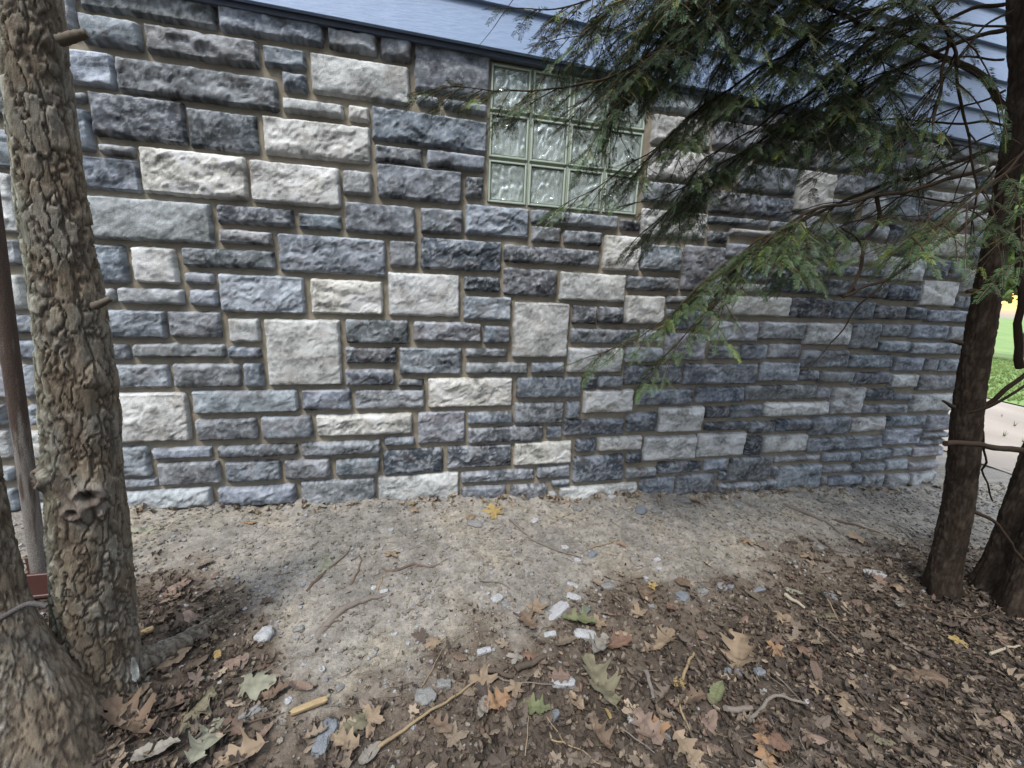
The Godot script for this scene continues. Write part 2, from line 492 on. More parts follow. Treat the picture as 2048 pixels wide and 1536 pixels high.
var stick_no := 0
func stick(kind: String, r0: float, r1: float, colour: String, label: String, way: Array) -> void:
	stick_no += 1
	var pal := {"grey": tone(.20, .175, .15), "brown": tone(.14, .10, .075), "tan": tone(.30, .225, .14), "dark": tone(.10, .08, .065), "pale": tone(.38, .33, .25)}
	var pts := PackedVector3Array()
	var origin := Vector3.ZERO
	var v: Array[Vector2] = []
	for q in way: v.append(q)
	for s in v.size() - 1:
		for t in 6:
			var f := t / 6.0
			var a := v[maxi(s - 1, 0)]; var d := v[mini(s + 2, v.size() - 1)]
			var q := v[s].cubic_interpolate(v[s + 1], a, d, f)
			q += Vector2(noise_a.get_noise_2d(q.x * 18.0, q.y * 18.0), noise_a.get_noise_2d(q.x * 18.0 + 50.0, q.y * 18.0)) * 0.0035
			pts.append(Vector3(q.x, ground_y(q.x, q.y), q.y))
	pts.append(Vector3(v[-1].x, ground_y(v[-1].x, v[-1].y), v[-1].y))
	origin = pts[0]
	var lift := 0.5 if kind == "root" else 0.75
	for k in pts.size():
		var f := float(k) / (pts.size() - 1)
		var r := lerpf(r0, r1, f)
		pts[k] += Vector3(0, r * lift + (0.004 + 0.014 * litter(pts[k].x, pts[k].z) if kind == "stick" else 0.0), 0) - origin
		if kind == "root":
			pts[k].y -= r * (1.2 * pow(absf(f * 2.0 - 1.0), 6.0))
	var acc := Acc.new()
	acc.tube(pts, r0 * (1.15 if kind == "root" else 0.78), r1 * 0.8, 10, pal[colour], 0.22, stick_no)
	var o := obj("root" if kind == "root" else "stick", acc.mesh(), mats.twig)
	o.position = origin
	tag(o, label, kind, "roots in the soil" if kind == "root" else "sticks on the ground")

# ---------------------------------------------------------------- trees
func spline(v: Array, steps: int) -> PackedVector3Array:
	var out := PackedVector3Array()
	for s in v.size() - 1:
		for t in steps:
			out.append((v[s] as Vector3).cubic_interpolate(v[s + 1], v[maxi(s - 1, 0)], v[mini(s + 2, v.size() - 1)], float(t) / steps))
	out.append(v[-1])
	return out

func bark_trunk(v: Array, radii: Array, sides: int, dy: float, style: int, at: Vector3, flare := 0.0, scars: Array = []) -> ArrayMesh:
	var pts := PackedVector3Array(); var rad := PackedFloat32Array()
	for s in v.size() - 1:
		var a: Vector3 = v[s]; var b: Vector3 = v[s + 1]
		var n := maxi(2, int(a.distance_to(b) / dy))
		for t in n:
			var f := float(t) / n
			pts.append(a.cubic_interpolate(b, v[maxi(s - 1, 0)], v[mini(s + 2, v.size() - 1)], f))
			rad.append(cubic_interpolate(radii[s], radii[s + 1], radii[maxi(s - 1, 0)], radii[mini(s + 2, v.size() - 1)], f))
	pts.append(v[-1]); rad.append(radii[-1])
	pts.reverse(); rad.reverse()          # from the foot up
	var p := PackedVector3Array(); var c := PackedColorArray()
	var nv := pts.size()
	p.resize(nv * sides); c.resize(nv * sides)
	for j in nv:
		var ax := (pts[mini(j + 1, nv - 1)] - pts[maxi(j - 1, 0)]).normalized()
		var a := ax.cross(Vector3.FORWARD).normalized()
		var b := ax.cross(a)
		for i in sides:
			var f := TAU * i / sides
			var d := a * cos(f) + b * sin(f)
			var r := rad[j]
			var q := d * r + pts[j]
			var up := pts[j].y
			var y0 := noise_a.get_noise_3d(d.x * 2.0 + 9.0, up * 3.0, d.z * 2.0)
			var wob := 1.0 + 0.05 * noise_a.get_noise_3d(d.x, up * 2.5, d.z) + flare * exp(-maxf(up + 1.22, 0.0) * 9.0) * (0.5 + 0.5 * sin(f * 5.0 + 1.0))
			var col: Color
			var h := 0.0
			if style == 0:      # scaly grey bark: plates that curl away, split by dark furrows
				var wx := noise_b.get_noise_3d(q.x * 20.0, up * 14.0, q.z * 20.0)
				var wy := noise_b.get_noise_3d(q.x * 20.0 + 40.0, up * 14.0, q.z * 20.0)
				var a1 := Vector3(q.x * 36.0 + wx * 0.9, up * 11.5 + wy * 0.9, q.z * 36.0)
				var a2 := Vector3(q.x * 80.0 + wx * 1.3, up * 34.0 + wy * 1.4, q.z * 80.0)
				var s1 := edges.get_noise_3dv(a1) + 1.0
				var s2 := edges.get_noise_3dv(a2) + 1.0
				var v1 := plates.get_noise_3dv(a1)
				var v2 := plates.get_noise_3dv(a2)
				var n := noise_b.get_noise_3d(q.x * 30.0, up * 22.0, q.z * 30.0)
				var furrow := smoothstep(0.02, 0.17, s1)
				var flake := smoothstep(0.0, 0.14, s2)
				h = furrow * (0.0052 + 0.0018 * v1) + flake * 0.0009 + v2 * 0.0013 * furrow + n * 0.0018 - 0.005
				var tan_ := tone(.178, .146, .108); var grey := tone(.185, .172, .145); var green := tone(.20, .215, .16)
				col = tan_.lerp(grey, smoothstep(-0.3, 0.4, noise_b.get_noise_3d(q.x * 7.0, up * 5.0, q.z * 7.0 + 3.0)))
				var left := smoothstep(0.05, -0.8, d.x)
				col = col.lerp(green, 0.55 * left).lerp(tone(.36, .37, .32), 0.7 * left * smoothstep(-0.1, 0.4, n + v2 * 0.4))
				col = col * (1.0 + 0.24 * n + 0.26 * v2 + 0.20 * v1 + 0.30 * noise_b.get_noise_3d(q.x * 90.0, up * 70.0, q.z * 90.0))
				col = col.lerp(tone(.045, .033, .026), 0.72 * (1.0 - furrow))
				col = col.lerp(tone(.15, .115, .085), 0.55 * (1.0 - flake))
				for kn in scars:                     # lips and hollows where branches broke off
					var dd: float = q.distance_to(Vector3(kn.x, kn.y, kn.z))
					if dd < kn.w * 3.0:
						var e: float = dd / kn.w * (1.0 + 0.22 * n)
						h += 0.011 * exp(-pow((e - 1.0) / 0.34, 2.0)) - 0.013 * exp(-pow(e / 0.5, 2.0)) + 0.010 * exp(-pow(e / 1.9, 2.0))
						col = col.lerp(tone(.17, .14, .12) * (1.0 + 0.4 * v2), 0.8 * exp(-pow((e - 1.0) / 0.3, 2.0))).lerp(tone(.045, .034, .027), exp(-pow(e / 0.45, 4.0)))
			else:               # hemlock bark: thin dark scales
				var s1 := edges.get_noise_3d(q.x * 72.0, up * 30.0, q.z * 72.0) + 1.0
				var n := noise_b.get_noise_3d(q.x * 26.0, up * 12.0, q.z * 26.0)
				var furrow := smoothstep(0.0, 0.3, s1)
				h = furrow * 0.0030 + n * 0.0040 - 0.003
				col = tone(.050, .037, .028).lerp(tone(.085, .066, .050), smoothstep(-0.1, 0.5, n)) * (0.72 + 0.28 * furrow)
				col = col * (1.0 + 0.3 * noise_b.get_noise_3d(q.x * 70.0, up * 50.0, q.z * 70.0))
			p[j * sides + i] = pts[j] + d * (r * wob + h) - at
			c[j * sides + i] = col
	return skin(p, c, sides, nv, true)

func stub(parent: Node3D, called: String, pts: Array, r0: float, r1: float, col: Color, at: Vector3) -> void:
	var acc := Acc.new()
	var q := spline(pts, 5)
	for k in q.size(): q[k] -= at
	acc.tube(q, r0, r1, 10, col, 0.2, r0 * 900.0)
	obj(called, acc.mesh(), mats.twig, parent)

var sprig_forms: Array[Mesh] = []
func sprig_mesh(k: int) -> ArrayMesh:        # a twig end with flat needles in two ranks
	var acc := Acc.new()
	var r := RandomNumberGenerator.new()
	r.seed = 40 + k
	var len_ := 0.055
	var pts := PackedVector3Array()
	for s in 4:
		pts.append(Vector3(0, -0.004 * s * s / 9.0, -len_ * s / 3.0))
	acc.tube(pts, 0.0009, 0.0005, 4, tone(.12, .085, .05))
	var n := 20
	for s in n:
		var f := float(s) / (n - 1)
		for sg in [-1.0, 1.0]:
			if r.randf() < 0.08:
				continue
			var root := Vector3(0, -0.004 * f * f, -len_ * f)
			var ln := (0.0155 - 0.006 * f * f) * r.randf_range(0.75, 1.1)
			var d := Vector3(sg, r.randf_range(-0.25, 0.35), -0.42 - 0.8 * f * f + r.randf_range(-0.15, 0.15)).normalized()
			var side := d.cross(Vector3.UP).normalized() * 0.00105
			var g := r.randf_range(0.75, 1.3)
			var col := tone(.043 * g, .082 * g, .033 * g)
			var mid := root + d * ln * 0.55 + Vector3(0, 0.0006, 0)
			acc.quad(root, mid - side, root + d * ln, mid + side, col)
	return acc.mesh()

func branch(parent: Node3D, v: Array, r0: float, r1: float, dens: float, from: float) -> void:
	var at := parent.position
	var way := spline(v, 7)
	for k in way.size():
		way[k] += Vector3(noise_a.get_noise_3d(way[k].x * 6.0, way[k].y * 6.0, way[k].z * 6.0), noise_a.get_noise_3d(way[k].x * 6.0, way[k].y * 6.0 + 30.0, way[k].z * 6.0), noise_a.get_noise_3d(way[k].x * 6.0 + 30.0, way[k].y * 6.0, way[k].z * 6.0)) * 0.012 - at
	var acc := Acc.new()
	acc.tube(way, r0, r1, 8, tone(.055, .041, .031), 0.12, r0 * 1000.0)
	var total := 0.0
	for k in way.size() - 1: total += way[k].distance_to(way[k + 1])
	var xf := [[], [], []]
	var tint := [PackedColorArray(), PackedColorArray(), PackedColorArray()]
	if dens > 0.0:
		var run := 0.0
		var next := total * from
		var side := 1.0
		for k in way.size() - 1:
			var seg := way[k].distance_to(way[k + 1])
			while next < run + seg:
				var f := (next - run) / seg
				var p0 := way[k].lerp(way[k + 1], f)
				var d := (way[k + 1] - way[k]).normalized()
				var t := next / total
				var out := d.cross(Vector3.UP).normalized() * side
				side = -side
				var ln := lerpf(0.36, 0.10, t) * rng.randf_range(0.6, 1.15)
				var dir := (d * rng.randf_range(0.55, 0.95) + out * rng.randf_range(0.5, 0.9) + Vector3(0, rng.randf_range(-0.45, 0.05), 0)).normalized()
				twig(acc, p0, dir, ln, xf, tint, 1, minf(1.0, dens))
				next += 0.042 / dens * rng.randf_range(0.7, 1.3)
			run += seg
		var last := (way[-1] - way[-2]).normalized()
		twig(acc, way[-1], last, 0.07, xf, tint, 0, 1.0)
	var b := obj("branch", acc.mesh(), mats.twig, parent)
	for k in 3:
		if xf[k].size():
			many("needles", sprig_forms[k], mats.needle, xf[k], tint[k], b)

func twig(acc: Acc, p0: Vector3, dir: Vector3, ln: float, xf: Array, tint: Array, order: int, fill: float) -> void:
	var n := maxi(2, int(ln / 0.028))
	var pts := PackedVector3Array([p0])
	var d := dir
	var p := p0
	var side := 1.0
	for s in n:
		d = (d + Vector3(rng.randf_range(-0.10, 0.10), -0.075 + rng.randf_range(-0.06, 0.06), rng.randf_range(-0.10, 0.10))).normalized()
		p += d * ln / n
		pts.append(p)
		if rng.randf() > fill:
			continue
		var out := d.cross(Vector3.UP).normalized()
		for sg in [-1.0, 1.0]:
			if rng.randf() < 0.18:
				continue
			var dd: Vector3 = (d * rng.randf_range(0.7, 1.0) + out * sg * rng.randf_range(0.4, 0.85) + Vector3(0, rng.randf_range(-0.28, 0.05), 0)).normalized()
			sprig(p, dd, xf, tint)
		if order > 0 and ln > 0.16 and s > 0 and s < n - 1 and rng.randf() < 0.65:
			side = -side
			twig(acc, p, (d * 0.8 + out * side * 0.75 + Vector3(0, -0.12, 0)).normalized(), ln * rng.randf_range(0.28, 0.5), xf, tint, 0, fill)
	sprig(p, d, xf, tint)
	acc.tube(pts, 0.0024 if ln > 0.15 else 0.0015, 0.0009, 5, tone(.055, .041, .030))

func sprig(p: Vector3, d: Vector3, xf: Array, tint: Array) -> void:
	var k := rng.randi() % 3
	var b := Basis.looking_at(d, Vector3.UP) * Basis(Vector3.BACK, rng.randf_range(-0.45, 0.45))
	xf[k].append(Transform3D(b.scaled(Vector3.ONE * rng.randf_range(0.75, 1.2)), p))
	var g := rng.randf_range(0.65, 1.25)
	var young := 1.0 if rng.randf() < 0.10 else 0.0
	tint[k].append(Color(g * (1.0 + 0.9 * young), g * (1.0 + 0.7 * young), g * (1.0 - 0.2 * young)))

func crumb_mesh(k: int) -> ArrayMesh:        # a torn, curled piece of dead leaf
	var r := RandomNumberGenerator.new()
	r.seed = 90 + k
	var p := PackedVector3Array(); var c := PackedColorArray()
	var nu := 5; var nv := 6
	var bend := r.randf_range(0.6, 1.6); var tw := r.randf_range(-0.7, 0.7)
	for j in nv:
		var s := float(j) / (nv - 1) - 0.5
		var w := (0.5 - absf(s) * r.randf_range(0.35, 0.8)) * r.randf_range(0.7, 1.1)
		for i in nu:
			var t := float(i) / (nu - 1) - 0.5
			p.append(Vector3(t * w * 1.3, bend * (t * t * 1.3 + s * s * 0.5) + tw * s * t, -s))
			c.append(Color.WHITE * r.randf_range(0.8, 1.2))
	return skin(p, c, nu, nv)

func far_tree(x: float, z: float, h: float, crown: Color, label: String) -> void:
	var y := ground_flat(x, z)
	var t := thing("tree", label, "tree", Vector3(x, y, z))
	var acc := Acc.new()
	var way := PackedVector3Array()
	for k in 7: way.append(Vector3(sin(k * 1.3 + x) * 0.12, h * k / 7.0, cos(k * 1.7 + z) * 0.12))
	acc.tube(way, h * 0.022, h * 0.006, 9, tone(.09, .075, .06), 0.1, x)
	for k in 9:
		var f := 0.3 + 0.07 * k
		var a := k * 2.4 + x
		var s := Vector3(0, h * f, 0)
		acc.tube(PackedVector3Array([s, s + Vector3(cos(a) * h * 0.1, h * 0.07, sin(a) * h * 0.1), s + Vector3(cos(a) * h * 0.2, h * 0.11, sin(a) * h * 0.2)]), h * 0.009, h * 0.002, 6, tone(.09, .075, .06))
	obj("trunk", acc.mesh(), mats.twig, t)
	var r := RandomNumberGenerator.new()
	r.seed = int(absf(x) * 31.0 + absf(z) * 17.0)
	var xf := []; var tint := PackedColorArray()
	for k in 60:
		var a := r.randf() * TAU; var f := r.randf_range(0.28, 1.0)
		var rr := h * 0.24 * sqrt(r.randf()) * (1.15 - 0.6 * f)
		var cc := Vector3(cos(a) * rr, h * f, sin(a) * rr)
		var g := r.randf_range(0.6, 1.3)
		for q in 80:
			var o := Vector3(r.randfn(), r.randfn() * 0.7, r.randfn()) * h * 0.045
			xf.append(Transform3D(Basis.from_euler(Vector3(r.randf() * 6.0, r.randf() * 6.0, r.randf() * 6.0)).scaled(Vector3.ONE * h * r.randf_range(0.014, 0.03)), cc + o))
			tint.append(crown * (g * r.randf_range(0.75, 1.25)))
	many("crown", crumb_mesh(2), mats.leaf, xf, tint, t)

# ----------------------------------------------------------------
func sky_picture() -> ImageTexture:      # pale overcast evening, a warm break low in the east
	var w := 512; var h := 256
	var im := Image.create(w, h, false, Image.FORMAT_RGBF)
	var glow := Vector3(1161.0, 10.0, -618.0).normalized()
	for j in h:
		var el := PI * (0.5 - (j + 0.5) / h)
		for i in w:
			var az := TAU * ((i + 0.5) / w)
			var d := Vector3(sin(az) * cos(el), sin(el), -cos(az) * cos(el))
			var up := clampf(el / (PI / 2.0), -1.0, 1.0)
			var c := Color(.88, .97, 1.12) * (0.5 + 0.9 * maxf(sin(el), 0.0))   # overcast: the zenith about three times the horizon
			c = c * (1.0 + 0.14 * noise_b.get_noise_3d(d.x * 2.0, d.y * 4.0, d.z * 2.0))
			var a := acos(clampf(d.dot(glow), -1.0, 1.0))
			c = c.lerp(Color(.78, .31, .07), exp(-a * a / 0.03)) + Color(.22, .17, .07) * exp(-a * a / 0.0005) + Color(.16, .09, .03) * exp(-a * a / 0.4)
			if up < -0.04:
				c = c.lerp(Color(.25, .24, .2), smoothstep(-0.04, -0.12, up))
			im.set_pixel(i, j, c)
	return ImageTexture.create_from_image(im)

func _ready() -> void:
	# camera
	var cam := Camera3D.new()
	cam.name = "camera"
	cam.fov = 83.90
	cam.near = 0.05
	cam.far = 400.0
	add_child(cam)
	cam.transform = Transform3D(Basis(Vector3(0.973053, 0.043581, 0.226426), Vector3(0.009457, 0.973607, -0.228036), Vector3(-0.230388, 0.224033, 0.946959)), Vector3.ZERO)
	cam.current = true
	setup_noise()
	rng.seed = 20
	# sky and exposure
	var we := WorldEnvironment.new()
	we.name = "world"
	var env := Environment.new()
	env.background_mode = Environment.BG_SKY
	var sky := Sky.new()
	var pan := PanoramaSkyMaterial.new()
	pan.panorama = sky_picture()
	sky.sky_material = pan
	env.sky = sky
	env.background_energy_multiplier = 1.0
	env.tonemap_mode = Environment.TONE_MAPPER_LINEAR
	env.tonemap_exposure = 2.8
	env.sdfgi_enabled = true
	env.ssao_enabled = true
	env.ssil_enabled = true
	we.environment = env
	add_child(we)
	# the overcast key light
	var sun := DirectionalLight3D.new()
	sun.name = "overcast_sun"
	sun.light_energy = 0.48
	sun.light_color = Color(1.0, 0.97, 0.93)
	sun.light_angular_distance = 12.0
	sun.shadow_enabled = true
	add_child(sun)
	sun.look_at_from_position(Vector3.ZERO, Vector3(0.35, -0.95, -0.55), Vector3.UP)

	# materials
	mats.stone = textured(0.92, 9.0, grain(0.035, 1, 9.0, 5), 0.8, speckle(0.06, 2, 0.72, 1.0))
	mats.mortar = textured(1.0, 14.0, grain(0.06, 3, 8.0, 4), 0.7, speckle(0.09, 4, 0.74, 1.0))
	mats.soil = textured(1.0, 4.0, grain(0.05, 5, 9.0, 5), 0.8, speckle(0.025, 6, 0.84, 1.0), 0.2)
	mats.bark = textured(0.97, 16.0, grain(0.04, 7, 8.0, 5), 0.8, speckle(0.05, 8, 0.70, 1.0), 0.2)
	mats.twig = textured(0.95, 30.0, grain(0.05, 9, 6.0, 4), 0.6, speckle(0.05, 10, 0.70, 1.0), 0.2)
	mats.leaf = coated(0.8, 0.35)
	mats.leaf.backlight_enabled = true
	mats.leaf.backlight = Color(0.12, 0.09, 0.05)
	mats.needle = coated(0.5, 0.4)
	mats.needle.backlight_enabled = true
	mats.needle.backlight = Color(0.05, 0.09, 0.03)
	mats.siding = StandardMaterial3D.new()
	mats.siding.vertex_color_use_as_albedo = true
	mats.siding.roughness = 0.55
	var wood := FastNoiseLite.new()
	wood.seed = 12; wood.frequency = 0.02; wood.fractal_octaves = 5
	var wt := NoiseTexture2D.new()
	wt.width = 512; wt.height = 512; wt.seamless = true; wt.noise = wood; wt.as_normal_map = true; wt.bump_strength = 5.0
	mats.siding.normal_enabled = true
	mats.siding.normal_texture = wt
	mats.siding.normal_scale = 0.5
	mats.siding.albedo_texture = speckle(0.02, 20, 0.93, 1.0)
	mats.siding.uv1_triplanar = true
	mats.siding.uv1_world_triplanar = true
	mats.siding.uv1_scale = Vector3(0.9, 16.0, 16.0)
	mats.grass = coated(0.8)
	mats.rust = textured(0.75, 18.0, grain(0.05, 13, 5.0, 4), 0.4, speckle(0.03, 14, 0.45, 1.0), 0.4)
	mats.paint = textured(0.5, 20.0, grain(0.05, 15, 3.0, 4), 0.4, speckle(0.04, 16, 0.6, 1.0), 0.5)
	mats.glass = StandardMaterial3D.new()
	mats.glass.transparency = BaseMaterial3D.TRANSPARENCY_ALPHA
	mats.glass.albedo_color = Color(0.90, 0.95, 0.93, 0.10)
	mats.glass.metallic = 0.23
	mats.glass.roughness = 0.03
	mats.glass.metallic_specular = 0.9
	mats.rim = coated(0.18, 0.7)

	# ---- the setting
	var soil := obj("ground", ground_sheet(), mats.soil)
	soil.set_meta("kind", "structure")
	var path := obj("path", flat_sheet(5.0, 10.5, -16.0, -1.0, 0.020, 40, tone(.27, .235, .20), tone(.36, .315, .27)), mats.mortar)
	path.set_meta("kind", "structure")
	var lawn := obj("lawn", flat_sheet(9.5, 139.0, -110.0, 12.0, 0.040, 120, tone(.085, .145, .040), tone(.130, .190, .060)), mats.grass)
	lawn.set_meta("kind", "structure")

	# ---- the house
	var house := thing("house", "house wall clad in grey and cream split stone under blue lap siding", "house", Vector3(0, 0, -WALL))
	wall_node = Node3D.new()
	wall_node.name = "stone_wall"
	house.add_child(wall_node, true)
	var body := Acc.new()
	for q in [[-4.2, 0.352, -2.2, 2.9], [1.182, CORNER - 0.015, -2.2, 2.9], [0.352, 1.182, -2.2, 0.376], [0.352, 1.182, 1.0, 2.9]]:
		body.box(Vector3((q[0] + q[1]) / 2.0, (q[2] + q[3]) / 2.0, -0.15), Vector3(q[1] - q[0], q[3] - q[2], 0.27), tone(.28, .23, .16))
	body.box(Vector3(CORNER - 0.165, 0.35, -3.0), Vector3(0.30, 5.1, 5.4), tone(.28, .23, .16))
	body.box(Vector3(-4.05, 0.35, -3.0), Vector3(0.30, 5.1, 5.4), tone(.28, .23, .16))
	body.box(Vector3(-0.17, 0.35, -5.8), Vector3(8.06, 5.1, 0.2), tone(.28, .23, .16))
	body.box(Vector3(-0.17, 2.95, -2.9), Vector3(8.2, 0.1, 6.0), tone(.28, .23, .16))
	obj("wall_body", body.mesh(), mats.mortar, house)
	obj("mortar", mortar_sheet(), mats.mortar, wall_node)
	small_acc = Acc.new()
	stone(-1.183, -0.737, 0.939, 1.022, 3)
	stone(-0.725, -0.340, 0.938, 1.023, 4)
	stone(-0.323, -0.127, 0.935, 1.009, 4)
	stone(-0.114, 0.017, 0.929, 1.012, 3)
	stone(1.189, 1.485, 0.898, 1.001, 5)
	stone(-1.724, -1.346, 0.812, 0.920, 2)
	stone(-1.243, -1.207, 0.862, 0.985, 6)
	stone(-1.193, -1.000, 0.824, 0.921, 4)
	stone(-0.985, -0.594, 0.822, 0.919, 4)
	stone(-0.575, -0.415, 0.838, 0.912, 4)
	stone(0.028, 0.363, 0.829, 1.010, 4)
	stone(1.498, 1.708, 0.902, 0.974, 4)
	stone(1.720, 1.852, 0.902, 0.974, 4)
	stone(1.864, 2.062, 0.884, 0.968, 4)
	stone(2.074, 2.272, 0.872, 0.968, 5)
	stone(2.286, 2.453, 0.844, 0.965, 4)
	stone(2.469, 2.848, 0.835, 0.968, 3)
	stone(2.969, 3.224, 0.877, 0.947, 9)
	stone(3.253, 3.463, 0.887, 0.954, 6)
	stone(3.486, 3.863, 0.890, 0.950, 7)
	stone(-0.510, -0.417, 0.756, 0.824, 2)
	stone(-0.399, 0.007, 0.761, 0.912, 7)
	stone(0.039, 0.134, 0.768, 0.812, 3)
	stone(0.154, 0.355, 0.765, 0.810, 4)
	stone(1.207, 1.548, 0.744, 0.879, 7)
	stone(1.568, 1.851, 0.767, 0.890, 5)
	stone(1.874, 1.973, 0.724, 0.871, 2)
	stone(2.006, 2.270, 0.718, 0.856, 2)
	stone(2.290, 2.507, 0.725, 0.826, 4)
	stone(2.519, 2.895, 0.767, 0.821, 4)
	stone(2.904, 3.083, 0.785, 0.850, 4)
	stone(3.100, 3.406, 0.803, 0.868, 7)
	stone(3.470, 3.859, 0.820, 0.874, 8)
	stone(-1.682, -1.310, 0.692, 0.800, 7)
	stone(-1.293, -1.108, 0.679, 0.800, 5)
	stone(-1.099, -0.534, 0.672, 0.793, 3)
	stone(-0.514, -0.273, 0.675, 0.730, 7)
	stone(-0.254, -0.167, 0.672, 0.733, 9)
	stone(1.562, 1.746, 0.619, 0.745, 4)
	stone(2.633, 2.844, 0.650, 0.746, 5)
	stone(2.853, 3.071, 0.668, 0.758, 8)
	stone(3.092, 3.487, 0.717, 0.784, 8)
	stone(3.502, 3.796, 0.722, 0.806, 2)
	stone(-1.682, -1.448, 0.536, 0.680, 3)
	stone(-1.297, -1.215, 0.616, 0.654, 5)
	stone(-0.157, 0.359, 0.606, 0.741, 3)
	stone(1.212, 1.553, 0.581, 0.726, 8)
	stone(1.768, 2.129, 0.567, 0.707, 3)
	stone(2.155, 2.410, 0.491, 0.709, 9)
	stone(2.424, 2.623, 0.608, 0.716, 3)
	stone(3.089, 3.431, 0.618, 0.690, 8)
	stone(3.441, 3.679, 0.630, 0.708, 6)
	stone(3.694, 3.862, 0.620, 0.710, 4)
	stone(-1.277, -1.212, 0.447, 0.595, 4)
	stone(-1.203, -0.885, 0.504, 0.663, 2)
	stone(-0.874, -0.618, 0.497, 0.647, 2)
	stone(-0.598, -0.166, 0.502, 0.654, 9)
	stone(-0.147, 0.060, 0.522, 0.590, 3)
	stone(0.081, 0.353, 0.523, 0.593, 4)
	stone(1.192, 1.582, 0.464, 0.565, 4)
	stone(1.601, 1.845, 0.441, 0.556, 2)
	stone(1.854, 2.146, 0.445, 0.558, 2)
	stone(2.419, 2.589, 0.497, 0.581, 4)
	stone(2.664, 2.826, 0.497, 0.616, 6)
	stone(2.839, 3.080, 0.506, 0.641, 4)
	stone(3.101, 3.282, 0.508, 0.604, 3)
	stone(3.294, 3.869, 0.499, 0.609, 8)
	stone(-1.574, -1.322, 0.356, 0.494, 4)
	stone(-1.195, -1.075, 0.440, 0.480, 5)
	stone(-0.290, -0.165, 0.370, 0.472, 7)
	stone(-0.141, 0.243, 0.369, 0.513, 4)
	stone(0.261, 0.350, 0.402, 0.500, 2)
	stone(1.610, 2.005, 0.384, 0.429, 3)
	stone(2.170, 2.356, 0.362, 0.476, 5)
	stone(2.372, 2.537, 0.367, 0.445, 3)
	stone(2.554, 2.735, 0.368, 0.466, 3)
	stone(2.750, 2.869, 0.375, 0.459, 4)
	stone(3.586, 3.862, 0.404, 0.482, 5)
	stone(-1.309, -1.073, 0.305, 0.431, 3)
	stone(-1.063, -0.676, 0.307, 0.484, 9)
	stone(-0.663, -0.300, 0.306, 0.476, 9)
	stone(0.594, 1.064, 0.312, 0.378, 4)
	stone(1.083, 1.194, 0.311, 0.366, 1)
	stone(1.203, 1.601, 0.293, 0.432, 8)
	stone(1.619, 1.742, 0.284, 0.347, 2)
	stone(1.752, 2.118, 0.336, 0.372, 7)
	stone(2.901, 3.232, 0.294, 0.474, 2)
	stone(3.244, 3.571, 0.305, 0.454, 9)
	stone(3.616, 3.870, 0.266, 0.387, 6)
	stone(-1.608, -1.502, 0.118, 0.341, 8)
	stone(-0.804, -0.503, 0.208, 0.287, 2)
	stone(-0.482, -0.303, 0.210, 0.277, 3)
	stone(-0.285, 0.026, 0.208, 0.340, 3)
	stone(0.054, 0.252, 0.228, 0.343, 3)
	stone(0.264, 0.582, 0.234, 0.376, 4)
	stone(0.602, 0.755, 0.222, 0.301, 3)
	stone(0.773, 0.983, 0.222, 0.293, 2)
	stone(1.751, 2.038, 0.211, 0.290, 5)
	stone(2.049, 2.286, 0.220, 0.327, 3)
	stone(2.295, 2.504, 0.232, 0.349, 2)
	stone(2.513, 2.700, 0.224, 0.357, 8)
	stone(2.721, 2.892, 0.225, 0.356, 7)
	stone(3.259, 3.445, 0.172, 0.291, 3)
	stone(-1.327, -0.827, 0.115, 0.283, 5)
	stone(-0.805, -0.597, 0.126, 0.186, 6)
	stone(0.053, 0.448, 0.062, 0.210, 2)
	stone(0.461, 0.982, 0.115, 0.202, 2)
	stone(1.001, 1.215, 0.104, 0.284, 9)
	stone(1.225, 1.470, 0.115, 0.253, 3)
	stone(1.489, 1.740, 0.013, 0.263, 3)
	stone(1.760, 2.047, 0.087, 0.198, 4)
	stone(2.471, 2.722, 0.146, 0.211, 2)
	stone(2.732, 2.911, 0.149, 0.212, 3)
	stone(2.922, 3.247, 0.137, 0.285, 8)
	stone(3.598, 3.872, 0.088, 0.244, 7)
	stone(-0.952, -0.591, 0.022, 0.102, 3)
	stone(-0.574, -0.112, 0.017, 0.185, 5)
	stone(-0.093, 0.034, 0.063, 0.186, 4)
	stone(1.751, 2.048, 0.020, 0.076, 7)
	stone(2.062, 2.457, 0.030, 0.202, 1)
	stone(2.466, 2.976, 0.024, 0.124, 2)
	stone(2.991, 3.260, 0.016, 0.116, 2)
	stone(3.269, 3.583, -0.010, 0.156, 9)
	stone(-1.630, -1.528, -0.007, 0.094, 4)
	stone(-1.320, -1.161, -0.061, 0.092, 3)
	stone(-1.140, -0.977, -0.058, 0.093, 8)
	stone(-0.957, -0.842, -0.054, -0.004, 4)
	stone(0.263, 0.447, -0.036, 0.038, 2)
	stone(0.466, 0.751, -0.050, 0.089, 2)
	stone(0.770, 1.145, -0.064, 0.084, 8)
	stone(1.156, 1.466, 0.008, 0.082, 3)
	stone(1.408, 1.554, -0.058, -0.014, 4)
	stone(1.570, 1.708, -0.060, -0.001, 5)
	stone(3.679, 3.873, -0.018, 0.064, 4)
	stone(-1.646, -1.534, -0.184, -0.043, 8)
	stone(-1.312, -1.224, -0.143, -0.086, 7)
	stone(-1.212, -0.967, -0.146, -0.079, 5)
	stone(-0.944, -0.835, -0.150, -0.076, 4)
	stone(-0.824, -0.477, -0.173, -0.003, 5)
	stone(-0.452, -0.128, -0.168, -0.007, 9)
	stone(-0.102, 0.242, -0.168, 0.040, 8)
	stone(0.262, 0.510, -0.180, -0.059, 4)
	stone(1.006, 1.146, -0.180, -0.088, 2)
	stone(1.155, 1.399, -0.181, -0.022, 9)
	stone(1.723, 2.254, -0.114, 0.004, 8)
	stone(2.263, 2.568, -0.116, 0.009, 2)
	stone(2.577, 2.907, -0.115, 0.000, 3)
